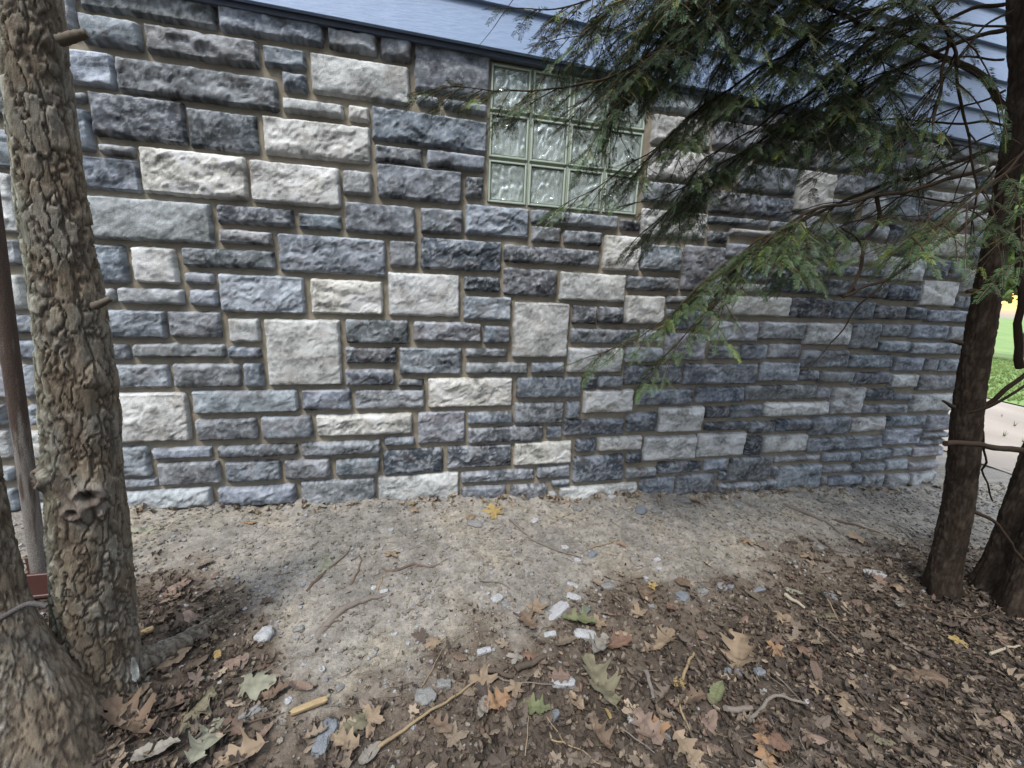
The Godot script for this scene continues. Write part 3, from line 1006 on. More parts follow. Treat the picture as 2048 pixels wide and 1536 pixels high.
	stone(2.925, 3.174, -0.107, -0.018, 3)
	stone(3.197, 3.352, -0.105, -0.019, 3)
	stone(3.373, 3.876, -0.115, -0.031, 5)
	stone(0.854, 0.991, -0.184, -0.089, 2)
	stone(1.419, 1.706, -0.208, -0.089, 3)
	stone(1.730, 2.049, -0.269, -0.148, 5)
	stone(2.058, 2.396, -0.252, -0.144, 4)
	stone(2.405, 2.757, -0.282, -0.143, 7)
	stone(2.783, 2.997, -0.305, -0.136, 3)
	stone(3.010, 3.258, -0.221, -0.135, 4)
	stone(3.273, 3.593, -0.233, -0.132, 4)
	stone(3.612, 3.872, -0.241, -0.139, 5)
	stone(-1.661, -1.490, -0.282, -0.204, 3)
	stone(-1.348, -1.051, -0.295, -0.174, 4)
	stone(-1.038, -0.833, -0.291, -0.172, 4)
	stone(-0.806, -0.677, -0.309, -0.199, 8)
	stone(-0.304, -0.010, -0.308, -0.190, 3)
	stone(0.016, 0.356, -0.294, -0.194, 4)
	stone(0.370, 0.509, -0.298, -0.205, 4)
	stone(0.528, 0.833, -0.373, -0.080, 7)
	stone(0.852, 1.245, -0.293, -0.210, 3)
	stone(1.265, 1.410, -0.280, -0.205, 6)
	stone(1.432, 1.701, -0.385, -0.224, 4)
	stone(3.006, 3.288, -0.325, -0.247, 3)
	stone(3.297, 3.876, -0.337, -0.253, 5)
	stone(-1.689, -1.624, -0.393, -0.311, 4)
	stone(-1.611, -1.517, -0.392, -0.309, 4)
	stone(-1.348, -1.202, -0.394, -0.322, 4)
	stone(-1.188, -0.828, -0.381, -0.319, 4)
	stone(-0.819, -0.682, -0.383, -0.331, 3)
	stone(-0.657, -0.329, -0.514, -0.198, 8)
	stone(-0.309, -0.071, -0.407, -0.328, 2)
	stone(-0.055, 0.257, -0.464, -0.325, 4)
	stone(0.277, 0.499, -0.374, -0.326, 3)
	stone(0.842, 1.171, -0.457, -0.316, 8)
	stone(1.186, 1.420, -0.400, -0.310, 4)
	stone(1.733, 1.944, -0.377, -0.293, 3)
	stone(1.957, 2.142, -0.380, -0.283, 3)
	stone(2.152, 2.392, -0.371, -0.276, 4)
	stone(2.419, 2.790, -0.429, -0.314, 3)
	stone(2.807, 3.164, -0.434, -0.341, 3)
	stone(-1.774, -1.625, -0.557, -0.414, 5)
	stone(-1.614, -1.539, -0.560, -0.414, 5)
	stone(-1.354, -1.063, -0.521, -0.414, 5)
	stone(-1.047, -0.774, -0.521, -0.407, 4)
	stone(-0.762, -0.679, -0.520, -0.404, 4)
	stone(-0.316, -0.080, -0.519, -0.436, 2)
	stone(0.282, 0.615, -0.462, -0.402, 4)
	stone(0.637, 0.824, -0.460, -0.398, 5)
	stone(1.194, 1.568, -0.530, -0.413, 2)
	stone(1.585, 2.099, -0.533, -0.405, 3)
	stone(2.118, 2.410, -0.518, -0.396, 4)
	stone(2.589, 2.858, -0.530, -0.453, 3)
	stone(3.185, 3.446, -0.457, -0.354, 4)
	stone(3.595, 3.860, -0.461, -0.367, 5)
	stone(0.087, 0.537, -0.643, -0.482, 9)
	stone(0.562, 0.934, -0.600, -0.481, 3)
	stone(1.035, 1.185, -0.544, -0.475, 4)
	stone(2.874, 3.171, -0.544, -0.459, 3)
	stone(3.197, 3.436, -0.570, -0.477, 8)
	stone(3.452, 3.867, -0.597, -0.483, 5)
	stone(-1.780, -1.687, -0.678, -0.586, 3)
	stone(-1.605, -1.541, -0.684, -0.589, 5)
	stone(-1.421, -1.006, -0.775, -0.542, 8)
	stone(-0.985, -0.537, -0.648, -0.536, 5)
	stone(-0.519, -0.293, -0.644, -0.537, 3)
	stone(-0.275, 0.069, -0.644, -0.541, 4)
	stone(0.858, 0.937, -0.722, -0.622, 4)
	stone(0.958, 1.265, -0.694, -0.560, 9)
	stone(1.288, 1.660, -0.656, -0.559, 3)
	stone(1.686, 2.023, -0.651, -0.551, 3)
	stone(2.040, 2.581, -0.639, -0.542, 3)
	stone(2.722, 3.001, -0.750, -0.563, 7)
	stone(3.018, 3.247, -0.658, -0.579, 2)
	stone(-0.984, -0.726, -0.780, -0.675, 4)
	stone(-0.709, -0.480, -0.784, -0.669, 5)
	stone(-0.461, 0.005, -0.781, -0.669, 9)
	stone(0.033, 0.284, -0.841, -0.665, 4)
	stone(0.298, 0.544, -0.742, -0.675, 3)
	stone(0.557, 0.839, -0.748, -0.626, 3)
	stone(1.242, 1.436, -0.816, -0.703, 2)
	stone(1.449, 1.756, -0.830, -0.671, 9)
	stone(1.765, 1.939, -0.749, -0.676, 2)
	stone(1.953, 2.187, -0.755, -0.668, 3)
	stone(2.196, 2.712, -0.752, -0.659, 8)
	stone(3.140, 3.402, -0.756, -0.689, 4)
	stone(3.432, 3.876, -0.749, -0.623, 8)
	stone(-1.853, -1.684, -0.832, -0.701, 7)
	stone(-1.629, -1.545, -0.842, -0.708, 8)
	stone(-1.177, -0.930, -0.867, -0.811, 5)
	stone(-0.905, -0.556, -0.874, -0.813, 3)
	stone(-0.538, -0.158, -0.883, -0.812, 4)
	stone(-0.138, 0.018, -0.846, -0.799, 4)
	stone(0.300, 0.727, -0.851, -0.761, 2)
	stone(0.850, 1.227, -0.831, -0.731, 2)
	stone(1.784, 2.107, -0.834, -0.777, 1)
	stone(2.116, 2.302, -0.861, -0.781, 2)
	stone(2.311, 2.589, -0.856, -0.775, 2)
	stone(2.600, 2.919, -0.896, -0.765, 3)
	stone(2.928, 3.249, -0.884, -0.779, 7)
	stone(3.258, 3.618, -0.858, -0.775, 4)
	stone(3.636, 3.871, -0.899, -0.778, 5)
	stone(-1.789, -1.708, -0.938, -0.871, 5)
	stone(-1.393, -1.189, -0.943, -0.794, 5)
	stone(-1.164, -0.907, -1.000, -0.885, 4)
	stone(-0.147, 0.166, -1.006, -0.868, 2)
	stone(0.188, 0.546, -0.993, -0.865, 2)
	stone(0.565, 0.906, -0.994, -0.860, 9)
	stone(0.931, 1.054, -0.934, -0.853, 2)
	stone(1.070, 1.356, -0.933, -0.846, 9)
	stone(1.375, 1.737, -1.012, -0.858, 7)
	stone(1.746, 2.101, -1.009, -0.850, 8)
	stone(2.235, 2.591, -1.002, -0.882, 6)
	stone(3.265, 3.596, -0.993, -0.874, 5)
	stone(-1.839, -1.711, -1.081, -0.975, 3)
	stone(-1.694, -1.466, -1.036, -0.868, 3)
	stone(-1.450, -1.174, -1.004, -0.958, 5)
	stone(-0.885, -0.638, -1.004, -0.896, 4)
	stone(-0.620, -0.408, -1.003, -0.899, 4)
	stone(-0.383, -0.164, -1.000, -0.908, 4)
	stone(2.110, 2.226, -1.013, -0.882, 2)
	stone(2.600, 3.256, -1.013, -0.917, 4)
	stone(-1.844, -1.706, -1.144, -1.096, 5)
	stone(-1.694, -1.466, -1.150, -1.048, 5)
	stone(-1.442, -0.953, -1.118, -1.019, 6)
	stone(-0.926, -0.577, -1.134, -1.030, 4)
	stone(-0.553, -0.191, -1.161, -1.019, 3)
	stone(-0.174, 0.254, -1.194, -1.016, 8)
	stone(0.265, 0.691, -1.087, -1.019, 3)
	stone(0.706, 0.907, -1.084, -1.010, 3)
	stone(0.927, 1.252, -1.124, -0.960, 2)
	stone(1.271, 1.476, -1.119, -1.058, 3)
	stone(1.487, 1.794, -1.105, -1.030, 2)
	stone(1.818, 1.998, -1.103, -1.027, 4)
	stone(2.016, 2.341, -1.190, -1.027, 3)
	stone(2.761, 2.977, -1.099, -1.023, 4)
	stone(3.095, 3.353, -1.102, -1.022, 4)
	stone(3.563, 3.867, -1.101, -1.024, 6)
	stone(-1.304, -0.998, -1.174, -1.132, 2)
	stone(-0.926, -0.728, -1.192, -1.150, 7)
	stone(-0.716, -0.566, -1.198, -1.150, 5)
	stone(0.270, 0.522, -1.236, -1.110, 3)
	stone(0.553, 0.771, -1.249, -1.120, 2)
	stone(0.854, 1.359, -1.263, -1.151, 7)
	stone(1.381, 1.619, -1.257, -1.128, 3)
	stone(1.638, 1.922, -1.260, -1.123, 3)
	stone(2.412, 2.770, -1.290, -1.108, 4)
	stone(3.047, 3.330, -1.192, -1.125, 4)
	stone(1.954, 2.402, -1.270, -1.204, 3)
	stone(2.851, 3.153, -1.284, -1.209, 4)
	stone(3.171, 3.367, -1.318, -1.221, 5)
	stone(3.386, 3.609, -1.340, -1.230, 6)
	stone(3.625, 3.869, -1.361, -1.229, 8)
	small_stone(-2.174, -1.814, 0.956, 1.028, 5)
	small_stone(-1.802, -1.736, 0.956, 1.028, 5)
	small_stone(-1.724, -1.316, 0.932, 1.028, 5)
	small_stone(-2.600, -2.186, 0.836, 1.004, 7)
	small_stone(-2.138, -1.736, 0.812, 0.944, 5)
	small_stone(-1.334, -1.256, 0.812, 0.920, 2)
	small_stone(2.857, 2.956, 0.877, 0.962, 4)
	small_stone(-2.600, -2.390, 0.656, 0.824, 4)
	small_stone(-2.378, -2.150, 0.716, 0.806, 4)
	small_stone(-2.378, -2.036, 0.656, 0.704, 5)
	small_stone(-2.138, -1.724, 0.716, 0.800, 8)
	small_stone(-2.024, -1.970, 0.656, 0.704, 5)
	small_stone(3.808, 3.862, 0.722, 0.806, 5)
	small_stone(-2.600, -2.312, 0.566, 0.644, 4)
	small_stone(-2.300, -2.216, 0.566, 0.644, 5)
	small_stone(-2.204, -1.970, 0.536, 0.644, 3)
	small_stone(-1.958, -1.694, 0.536, 0.704, 8)
	small_stone(-1.436, -1.310, 0.632, 0.680, 4)
	small_stone(-1.436, -1.310, 0.506, 0.620, 3)
	small_stone(-2.600, -2.216, 0.410, 0.554, 3)
	small_stone(-2.204, -1.994, 0.410, 0.524, 5)
	small_stone(-1.982, -1.808, 0.386, 0.482, 5)
	small_stone(-1.796, -1.586, 0.356, 0.524, 5)
	small_stone(2.022, 2.159, 0.386, 0.429, 5)
	small_stone(-2.300, -2.084, 0.260, 0.398, 7)
	small_stone(-2.072, -1.808, 0.260, 0.374, 7)
	small_stone(-2.600, -2.312, 0.188, 0.356, 4)
	small_stone(3.463, 3.589, 0.173, 0.287, 4)
	small_stone(-2.300, -2.132, 0.188, 0.248, 3)
	small_stone(-2.120, -1.754, 0.128, 0.248, 2)
	small_stone(-1.742, -1.622, 0.128, 0.296, 7)
	small_stone(-1.490, -1.340, 0.128, 0.296, 7)
	small_stone(-2.600, -2.342, 0.062, 0.176, 7)
	small_stone(-2.330, -2.132, 0.008, 0.176, 2)
	small_stone(-2.120, -1.712, 0.008, 0.116, 8)
	small_stone(-1.700, -1.646, 0.008, 0.116, 5)
	small_stone(-1.490, -1.340, -0.016, 0.116, 5)
	small_stone(-2.600, -2.342, -0.118, 0.050, 7)
	small_stone(3.592, 3.666, -0.017, 0.066, 4)
	small_stone(-2.330, -1.982, -0.118, -0.004, 3)
	small_stone(-1.970, -1.682, -0.118, -0.004, 3)
	small_stone(-1.514, -1.334, -0.160, -0.028, 5)
	small_stone(-2.342, -2.018, -0.298, -0.130, 3)
	small_stone(-2.006, -1.748, -0.298, -0.130, 3)
	small_stone(-1.736, -1.676, -0.298, -0.130, 4)
	small_stone(-1.478, -1.364, -0.232, -0.172, 7)
	small_stone(-2.600, -2.354, -0.298, -0.160, 2)
	small_stone(-1.478, -1.364, -0.376, -0.244, 8)
	small_stone(-2.186, -1.928, -0.400, -0.310, 3)
	small_stone(-1.916, -1.706, -0.400, -0.310, 4)
	small_stone(-2.600, -2.198, -0.502, -0.334, 5)
	small_stone(-2.186, -1.874, -0.502, -0.412, 7)
	small_stone(-1.862, -1.790, -0.466, -0.412, 4)
	small_stone(-1.502, -1.370, -0.526, -0.388, 7)
	small_stone(2.425, 2.575, -0.518, -0.446, 3)
	small_stone(3.463, 3.578, -0.455, -0.365, 4)
	small_stone(-1.862, -1.790, -0.550, -0.478, 5)
	small_stone(-0.061, 0.063, -0.528, -0.490, 2)
	small_stone(0.951, 1.026, -0.551, -0.478, 2)
	small_stone(-2.600, -2.348, -0.682, -0.514, 8)
	small_stone(-2.336, -1.946, -0.682, -0.514, 3)
	small_stone(-1.934, -1.796, -0.688, -0.562, 5)
	small_stone(-1.526, -1.436, -0.676, -0.538, 3)
	small_stone(2.593, 2.695, -0.636, -0.560, 4)
	small_stone(3.262, 3.423, -0.667, -0.615, 3)
	small_stone(-2.600, -2.378, -0.766, -0.694, 8)
	small_stone(3.010, 3.129, -0.755, -0.690, 3)
	small_stone(-2.366, -2.132, -0.844, -0.694, 3)
	small_stone(-2.120, -1.868, -0.844, -0.712, 3)
	small_stone(-1.526, -1.436, -0.856, -0.688, 3)
	small_stone(0.750, 0.840, -0.841, -0.766, 3)
	small_stone(-2.600, -2.378, -0.946, -0.778, 3)
	small_stone(-2.366, -2.036, -0.946, -0.856, 2)
	small_stone(-2.024, -1.856, -1.006, -0.856, 2)
	small_stone(3.617, 3.875, -0.957, -0.913, 5)
	small_stone(1.268, 1.366, -1.021, -0.953, 1)
	small_stone(3.610, 3.760, -1.012, -0.970, 4)
	small_stone(3.772, 3.861, -1.011, -0.966, 5)
	small_stone(-2.600, -2.324, -1.108, -0.982, 3)
	small_stone(-2.312, -2.060, -1.126, -0.958, 5)
	small_stone(-2.048, -1.856, -1.138, -1.018, 8)
	small_stone(0.799, 0.913, -1.142, -1.100, 3)
	small_stone(2.350, 2.736, -1.079, -1.032, 4)
	small_stone(2.991, 3.084, -1.106, -1.032, 4)
	small_stone(3.366, 3.547, -1.083, -1.018, 5)
	small_stone(-0.416, -0.188, -1.216, -1.174, 7)
	small_stone(1.944, 2.007, -1.181, -1.112, 3)
	small_stone(2.354, 2.403, -1.184, -1.108, 4)
	small_stone(2.782, 3.033, -1.185, -1.129, 4)
	small_stone(3.339, 3.551, -1.193, -1.111, 6)
	small_stone(3.567, 3.863, -1.203, -1.138, 6)
	small_stone(0.781, 0.845, -1.274, -1.177, 3)
	small_stone(1.732, 1.942, -1.318, -1.276, 8)
	small_stone(2.791, 2.836, -1.266, -1.205, 4)
	small_stone(1.984, 2.230, -1.330, -1.282, 3)
	small_stone(2.242, 2.350, -1.342, -1.282, 3)
	small_stone(2.362, 2.680, -1.348, -1.306, 4)
	small_stone(2.740, 3.148, -1.366, -1.306, 5)
	small_stone(3.160, 3.370, -1.384, -1.330, 2)
	small_stone(3.382, 3.610, -1.396, -1.354, 3)
	small_stone(3.748, 3.862, -1.414, -1.372, 2)
	if small_acc.p.size():
		obj("small_stones", small_acc.mesh(), mats.stone, wall_node).set_meta("kind", "stuff")
	# lap siding: each board leans out over the one below it
	var siding := Node3D.new()
	siding.name = "siding"
	house.add_child(siding, true)
	siding.position = Vector3(0, 1.0195, 0)
	siding.rotation.z = -0.0161
	for k in 10:
		var acc := Acc.new()
		var y := 0.167 * k
		var t := tone(.185, .255, .385) * (1.0 + 0.04 * sin(k * 5.0))
		acc.box(Vector3(-0.15, y + 0.0965, 0.046), Vector3(8.1, 0.193, 0.019), t, 0.002, Basis(Vector3.RIGHT, -0.105))
		obj("siding_board", acc.mesh(), mats.siding, siding)
	var strip := Acc.new()
	strip.box(Vector3(-0.15, 0.000, 0.020), Vector3(8.1, 0.034, 0.030), tone(.085, .105, .155), 0.002)
	obj("starter_strip", strip.mesh(), mats.siding, siding)
	# the window of twelve glass blocks
	var window := Node3D.new()
	window.name = "window"
	house.add_child(window, true)
	var back := Acc.new()
	back.quad(Vector3(0.35, 0.37, -0.085), Vector3(0.35, 1.0, -0.085), Vector3(1.19, 1.0, -0.085), Vector3(1.19, 0.37, -0.085), tone(.24, .29, .245))
	obj("inner_face", back.mesh(), mats.leaf, window)
	var bw := 0.2015; var bh := 0.2015
	for r in 3:
		for q in 4:
			var cx := 0.366 + bw * (q + 0.5); var cy := 0.386 + bh * (r + 0.5)
			var acc := Acc.new()
			for g in [[0.0070, 0.009, 0.000, 0.022, 0.66], [0.0165, 0.006, -0.004, 0.016, 0.24]]:
				var half: float = bw / 2.0 - g[0]
				var tw: float = g[1]
				var pale: Color = tone(.46, .54, .44) * g[4]
				for s in [-1.0, 1.0]:
					acc.box(Vector3(s * (half - tw / 2.0), 0, g[2]), Vector3(tw, half * 2.0, g[3]), pale, 0.002)
					acc.box(Vector3(0, s * (half - tw / 2.0), g[2] - 0.0004), Vector3(half * 2.0 - tw * 2.0, tw, g[3]), pale, 0.002)
			var blk := obj("glass_block", acc.mesh(), mats.rim, window)
			blk.position = Vector3(cx, cy, -0.004)
			var k := r * 4 + q
			obj("pane", glass_pane(bw - 0.030, bh - 0.030, 0.0046, k + 1), mats.glass, blk).position = Vector3(0, 0, 0.002)
			obj("pane", glass_pane(bw - 0.030, bh - 0.030, 0.0065, k + 31), mats.glass, blk).position = Vector3(0, 0, -0.045)
	var joint := Acc.new()
	for q in 5:
		joint.box(Vector3(0.366 + bw * q, 0.386 + bh * 1.5, -0.040), Vector3(0.014, bh * 3.0 + 0.014, 0.060), tone(.52, .56, .47))
	for r in 4:
		joint.box(Vector3(0.366 + bw * 2.0, 0.386 + bh * r, -0.0412), Vector3(bw * 4.0 + 0.014, 0.014, 0.058), tone(.52, .56, .47))
	obj("joints", joint.mesh(), mats.mortar, window)

	# ---- the left tree: two stems on one foot
	var foot := Vector3(-0.90, -1.2, -1.18)
	var left := thing("bark_tree", "thick tree trunk with flaking grey-tan bark and knots, left foreground", "tree", foot)
	obj("trunk", bark_trunk([Vector3(-0.733, 0.606, -1.190), Vector3(-0.730, 0.508, -1.190), Vector3(-0.742, 0.331, -1.190), Vector3(-0.749, 0.137, -1.190), Vector3(-0.755, -0.076, -1.190), Vector3(-0.766, -0.311, -1.190), Vector3(-0.785, -0.503, -1.190), Vector3(-0.805, -0.710, -1.190), Vector3(-0.821, -0.857, -1.190), Vector3(-0.836, -1.013, -1.190), Vector3(-0.850, -1.144, -1.190), Vector3(-0.866, -1.262, -1.190)], [0.050, 0.048, 0.051, 0.055, 0.061, 0.068, 0.072, 0.078, 0.081, 0.087, 0.104, 0.137], 320, 0.0048, 0, foot, 0.10, [Vector4(-.747, -.526, -1.125, .021), Vector4(-.725, -.575, -1.128, .015), Vector4(-.777, -.563, -1.125, .016), Vector4(-.836, -.484, -1.135, .019), Vector4(-.684, -.255, -1.13, .028), Vector4(-.690, -.378, -1.128, .020), Vector4(-.650, -.072, -1.15, .020)]), mats.bark, left)
	obj("second_stem", bark_trunk([Vector3(-0.977, -0.181, -1.120), Vector3(-0.962, -0.396, -1.109), Vector3(-0.952, -0.557, -1.098), Vector3(-0.945, -0.688, -1.086), Vector3(-0.937, -0.799, -1.075), Vector3(-0.928, -0.915, -1.064), Vector3(-0.917, -1.035, -1.052), Vector3(-0.912, -1.143, -1.041), Vector3(-0.908, -1.255, -1.030)], [0.060, 0.065, 0.060, 0.060, 0.063, 0.088, 0.124, 0.153, 0.182], 240, 0.007, 0, foot, 0.18), mats.bark, left)
	var rw := [Vector3(-.840, 0, -1.190), Vector3(-.775, 0, -1.245), Vector3(-.724, 0, -1.308), Vector3(-.687, 0, -1.383), Vector3(-.645, 0, -1.470)]
	for k in rw.size():
		var f := float(k) / (rw.size() - 1)
		rw[k].y = ground_y(rw[k].x, rw[k].z) + lerpf(0.026, 0.002, f) + 0.05 * exp(-f * 12.0)
	obj("surface_root", bark_trunk(rw, [0.052, 0.038, 0.032, 0.024, 0.014], 110, 0.004, 0, foot), mats.bark, left)
	build_left_details(left, foot)

	# ---- the right tree: a hemlock of three stems
	var rfoot := Vector3(2.40, -1.32, -1.15)
	var tree := thing("hemlock_tree", "dark hemlock with three stems at the right and low needled branches over the wall", "tree", rfoot)
	for k in 3: sprig_forms.append(sprig_mesh(k))
	obj("trunk", bark_trunk([Vector3(1.827, 1.193, -1.190), Vector3(1.898, 0.950, -1.190), Vector3(2.006, 0.682, -1.190), Vector3(2.059, 0.333, -1.190), Vector3(2.107, 0.025, -1.190), Vector3(2.173, -0.366, -1.190), Vector3(2.286, -0.813, -1.190), Vector3(2.334, -1.188, -1.190), Vector3(2.378, -1.326, -1.190), Vector3(2.418, -1.441, -1.190)], [0.043, 0.038, 0.035, 0.032, 0.041, 0.046, 0.052, 0.058, 0.078, 0.112], 150, 0.008, 1, rfoot, 0.12), mats.bark, tree)
	obj("second_stem", bark_trunk([Vector3(2.556, 0.043, -1.150), Vector3(2.586, -0.362, -1.150), Vector3(2.584, -0.815, -1.150), Vector3(2.584, -1.061, -1.150), Vector3(2.552, -1.292, -1.150), Vector3(2.597, -1.434, -1.150)], [0.041, 0.042, 0.046, 0.049, 0.060, 0.095], 130, 0.009, 1, rfoot, 0.12), mats.bark, tree)
	obj("third_stem", bark_trunk([Vector3(2.691, -0.329, -1.020), Vector3(2.573, -0.745, -1.020), Vector3(2.523, -0.967, -1.020), Vector3(2.511, -1.205, -1.020), Vector3(2.568, -1.392, -1.020)], [0.050, 0.059, 0.065, 0.068, 0.113], 130, 0.009, 1, rfoot, 0.12), mats.bark, tree)
	branch(tree, [Vector3(1.969, 0.659, -1.200), Vector3(1.849, 0.747, -1.236), Vector3(1.719, 0.812, -1.271), Vector3(1.588, 0.859, -1.307), Vector3(1.439, 0.897, -1.343), Vector3(1.314, 0.941, -1.379), Vector3(1.066, 0.984, -1.414), Vector3(0.788, 0.955, -1.450)], 0.0108, 0.0038, 1.00, 0.25)
	branch(tree, [Vector3(1.817, 1.136, -1.200), Vector3(1.510, 1.104, -1.244), Vector3(1.221, 0.977, -1.288), Vector3(0.981, 0.858, -1.331), Vector3(0.770, 0.741, -1.375), Vector3(0.584, 0.638, -1.419), Vector3(0.436, 0.607, -1.462), Vector3(0.284, 0.600, -1.506), Vector3(0.115, 0.600, -1.550)], 0.0080, 0.0011, 1.05, 0.20)
	branch(tree, [Vector3(1.625, 1.090, -1.100), Vector3(1.284, 1.087, -1.150), Vector3(0.887, 0.921, -1.200), Vector3(0.637, 0.804, -1.250), Vector3(0.445, 0.753, -1.300), Vector3(0.318, 0.746, -1.350)], 0.0062, 0.0010, 1.05, 0.20)
	branch(tree, [Vector3(1.878, 0.870, -1.200), Vector3(1.669, 0.804, -1.280), Vector3(1.428, 0.661, -1.360), Vector3(1.181, 0.524, -1.440), Vector3(1.013, 0.401, -1.520), Vector3(0.873, 0.333, -1.600)], 0.0072, 0.0012, 1.20, 0.20)
	branch(tree, [Vector3(1.964, 0.527, -1.200), Vector3(1.831, 0.475, -1.236), Vector3(1.573, 0.378, -1.271), Vector3(1.321, 0.257, -1.307), Vector3(1.109, 0.139, -1.343), Vector3(0.959, -0.023, -1.379), Vector3(0.799, -0.174, -1.414), Vector3(0.644, -0.240, -1.450)], 0.0071, 0.0013, 1.00, 0.35)
	branch(tree, [Vector3(1.889, 0.460, -1.150), Vector3(1.569, 0.353, -1.183), Vector3(1.299, 0.283, -1.217), Vector3(1.157, 0.184, -1.250), Vector3(1.041, 0.017, -1.283), Vector3(0.969, -0.106, -1.317), Vector3(0.836, -0.282, -1.350)], 0.0062, 0.0012, 1.00, 0.45)
	branch(tree, [Vector3(1.728, 1.026, -1.150), Vector3(1.534, 0.931, -1.220), Vector3(1.182, 0.764, -1.290), Vector3(0.941, 0.607, -1.360), Vector3(0.771, 0.446, -1.430), Vector3(0.525, 0.277, -1.500)], 0.0061, 0.0011, 0.90, 0.35)
	branch(tree, [Vector3(1.845, 0.947, -1.200), Vector3(1.688, 0.888, -1.242), Vector3(1.468, 0.776, -1.283), Vector3(1.250, 0.634, -1.325), Vector3(1.112, 0.542, -1.367), Vector3(0.969, 0.430, -1.408), Vector3(0.901, 0.286, -1.450)], 0.0059, 0.0012, 0.80, 0.30)
	branch(tree, [Vector3(1.753, 1.257, -1.200), Vector3(1.370, 1.188, -1.233), Vector3(1.025, 0.954, -1.267), Vector3(0.832, 0.780, -1.300), Vector3(0.672, 0.656, -1.333), Vector3(0.588, 0.523, -1.367), Vector3(0.561, 0.431, -1.400)], 0.0066, 0.0011, 1.10, 0.30)
	branch(tree, [Vector3(2.009, 0.610, -1.200), Vector3(1.927, 0.625, -1.260), Vector3(1.835, 0.638, -1.320), Vector3(1.744, 0.660, -1.380), Vector3(1.546, 0.659, -1.440), Vector3(1.346, 0.626, -1.500)], 0.0045, 0.0019, 0.45, 0.30)
	branch(tree, [Vector3(1.494, 0.849, -1.150), Vector3(1.589, 0.742, -1.140), Vector3(1.648, 0.623, -1.130), Vector3(1.724, 0.499, -1.120), Vector3(1.781, 0.368, -1.110), Vector3(1.791, 0.259, -1.100)], 0.0049, 0.0022, 0.50, 0.10)
	branch(tree, [Vector3(2.015, 0.346, -1.200), Vector3(1.852, 0.255, -1.175), Vector3(1.654, 0.140, -1.150), Vector3(1.508, 0.074, -1.125), Vector3(1.333, 0.020, -1.100)], 0.0080, 0.0033, 0.00, 0.50)
	branch(tree, [Vector3(1.541, 0.076, -1.150), Vector3(1.473, -0.036, -1.167), Vector3(1.398, -0.171, -1.183), Vector3(1.356, -0.238, -1.200)], 0.0031, 0.0013, 0.00, 0.50)
	branch(tree, [Vector3(1.633, 0.357, -1.300), Vector3(1.608, 0.291, -1.275), Vector3(1.549, 0.191, -1.250), Vector3(1.518, 0.102, -1.225), Vector3(1.460, 0.004, -1.200)], 0.0067, 0.0040, 0.00, 0.50)
	branch(tree, [Vector3(1.446, 0.251, -1.250), Vector3(1.517, 0.214, -1.250), Vector3(1.542, 0.190, -1.250)], 0.0032, 0.0038, 0.00, 0.50)
	branch(tree, [Vector3(2.007, 0.484, -1.200), Vector3(1.997, 0.381, -1.270), Vector3(1.903, 0.394, -1.340), Vector3(1.773, 0.404, -1.410), Vector3(1.621, 0.375, -1.480), Vector3(1.460, 0.336, -1.550)], 0.0039, 0.0013, 0.35, 0.40)
	branch(tree, [Vector3(1.892, 0.374, -1.100), Vector3(1.709, 0.293, -1.067), Vector3(1.532, 0.232, -1.033), Vector3(1.347, 0.174, -1.000)], 0.0043, 0.0012, 0.55, 0.20)
	branch(tree, [Vector3(1.563, 0.797, -1.150), Vector3(1.555, 0.654, -1.125), Vector3(1.532, 0.523, -1.100)], 0.0050, 0.0033, 0.10, 0.50)
	branch(tree, [Vector3(0.786, 0.858, -1.300), Vector3(0.787, 0.772, -1.300), Vector3(0.764, 0.700, -1.300), Vector3(0.736, 0.643, -1.300)], 0.0075, 0.0091, 0.00, 0.50)
	branch(tree, [Vector3(2.246, -0.398, -1.190), Vector3(2.270, -0.314, -1.145), Vector3(2.305, -0.216, -1.100)], 0.0099, 0.0068, 0.00, 0.50)
	branch(tree, [Vector3(2.069, -0.394, -1.120), Vector3(2.072, -0.343, -1.060), Vector3(2.094, -0.249, -1.000)], 0.0057, 0.0043, 0.00, 0.50)
	branch(tree, [Vector3(1.900, -0.494, -1.080), Vector3(2.069, -0.504, -1.065), Vector3(2.357, -0.548, -1.050)], 0.0103, 0.0110, 0.00, 0.50)
	branch(tree, [Vector3(2.223, -0.480, -1.150), Vector3(2.343, -0.648, -1.175), Vector3(2.520, -0.844, -1.200)], 0.0045, 0.0030, 0.00, 0.50)
	branch(tree, [Vector3(2.108, -0.767, -1.050), Vector3(2.248, -0.851, -1.025), Vector3(2.484, -1.042, -1.000)], 0.0072, 0.0058, 0.00, 0.50)
	branch(tree, [Vector3(2.267, 0.365, -1.250), Vector3(2.372, 0.111, -1.250), Vector3(2.526, -0.245, -1.250)], 0.0107, 0.0143, 0.00, 0.50)
	branch(tree, [Vector3(2.031, 0.050, -1.170), Vector3(1.934, 0.052, -1.150)], 0.0110, 0.0069, 0.00, 0.50)
	branch(tree, [Vector3(2.018, -0.143, -1.170), Vector3(1.926, -0.123, -1.150)], 0.0099, 0.0056, 0.00, 0.50)
	branch(tree, [Vector3(2.056, -0.382, -1.170), Vector3(1.960, -0.359, -1.150)], 0.0088, 0.0037, 0.00, 0.50)
	branch(tree, [Vector3(1.912, 0.791, -1.200), Vector3(1.756, 0.795, -1.262), Vector3(1.533, 0.745, -1.325), Vector3(1.409, 0.692, -1.387), Vector3(1.296, 0.629, -1.450)], 0.0037, 0.0012, 0.50, 0.20)
	branch(tree, [Vector3(1.947, 0.708, -1.200), Vector3(1.827, 0.659, -1.275), Vector3(1.725, 0.604, -1.350), Vector3(1.651, 0.553, -1.425), Vector3(1.562, 0.502, -1.500)], 0.0038, 0.0013, 0.50, 0.20)
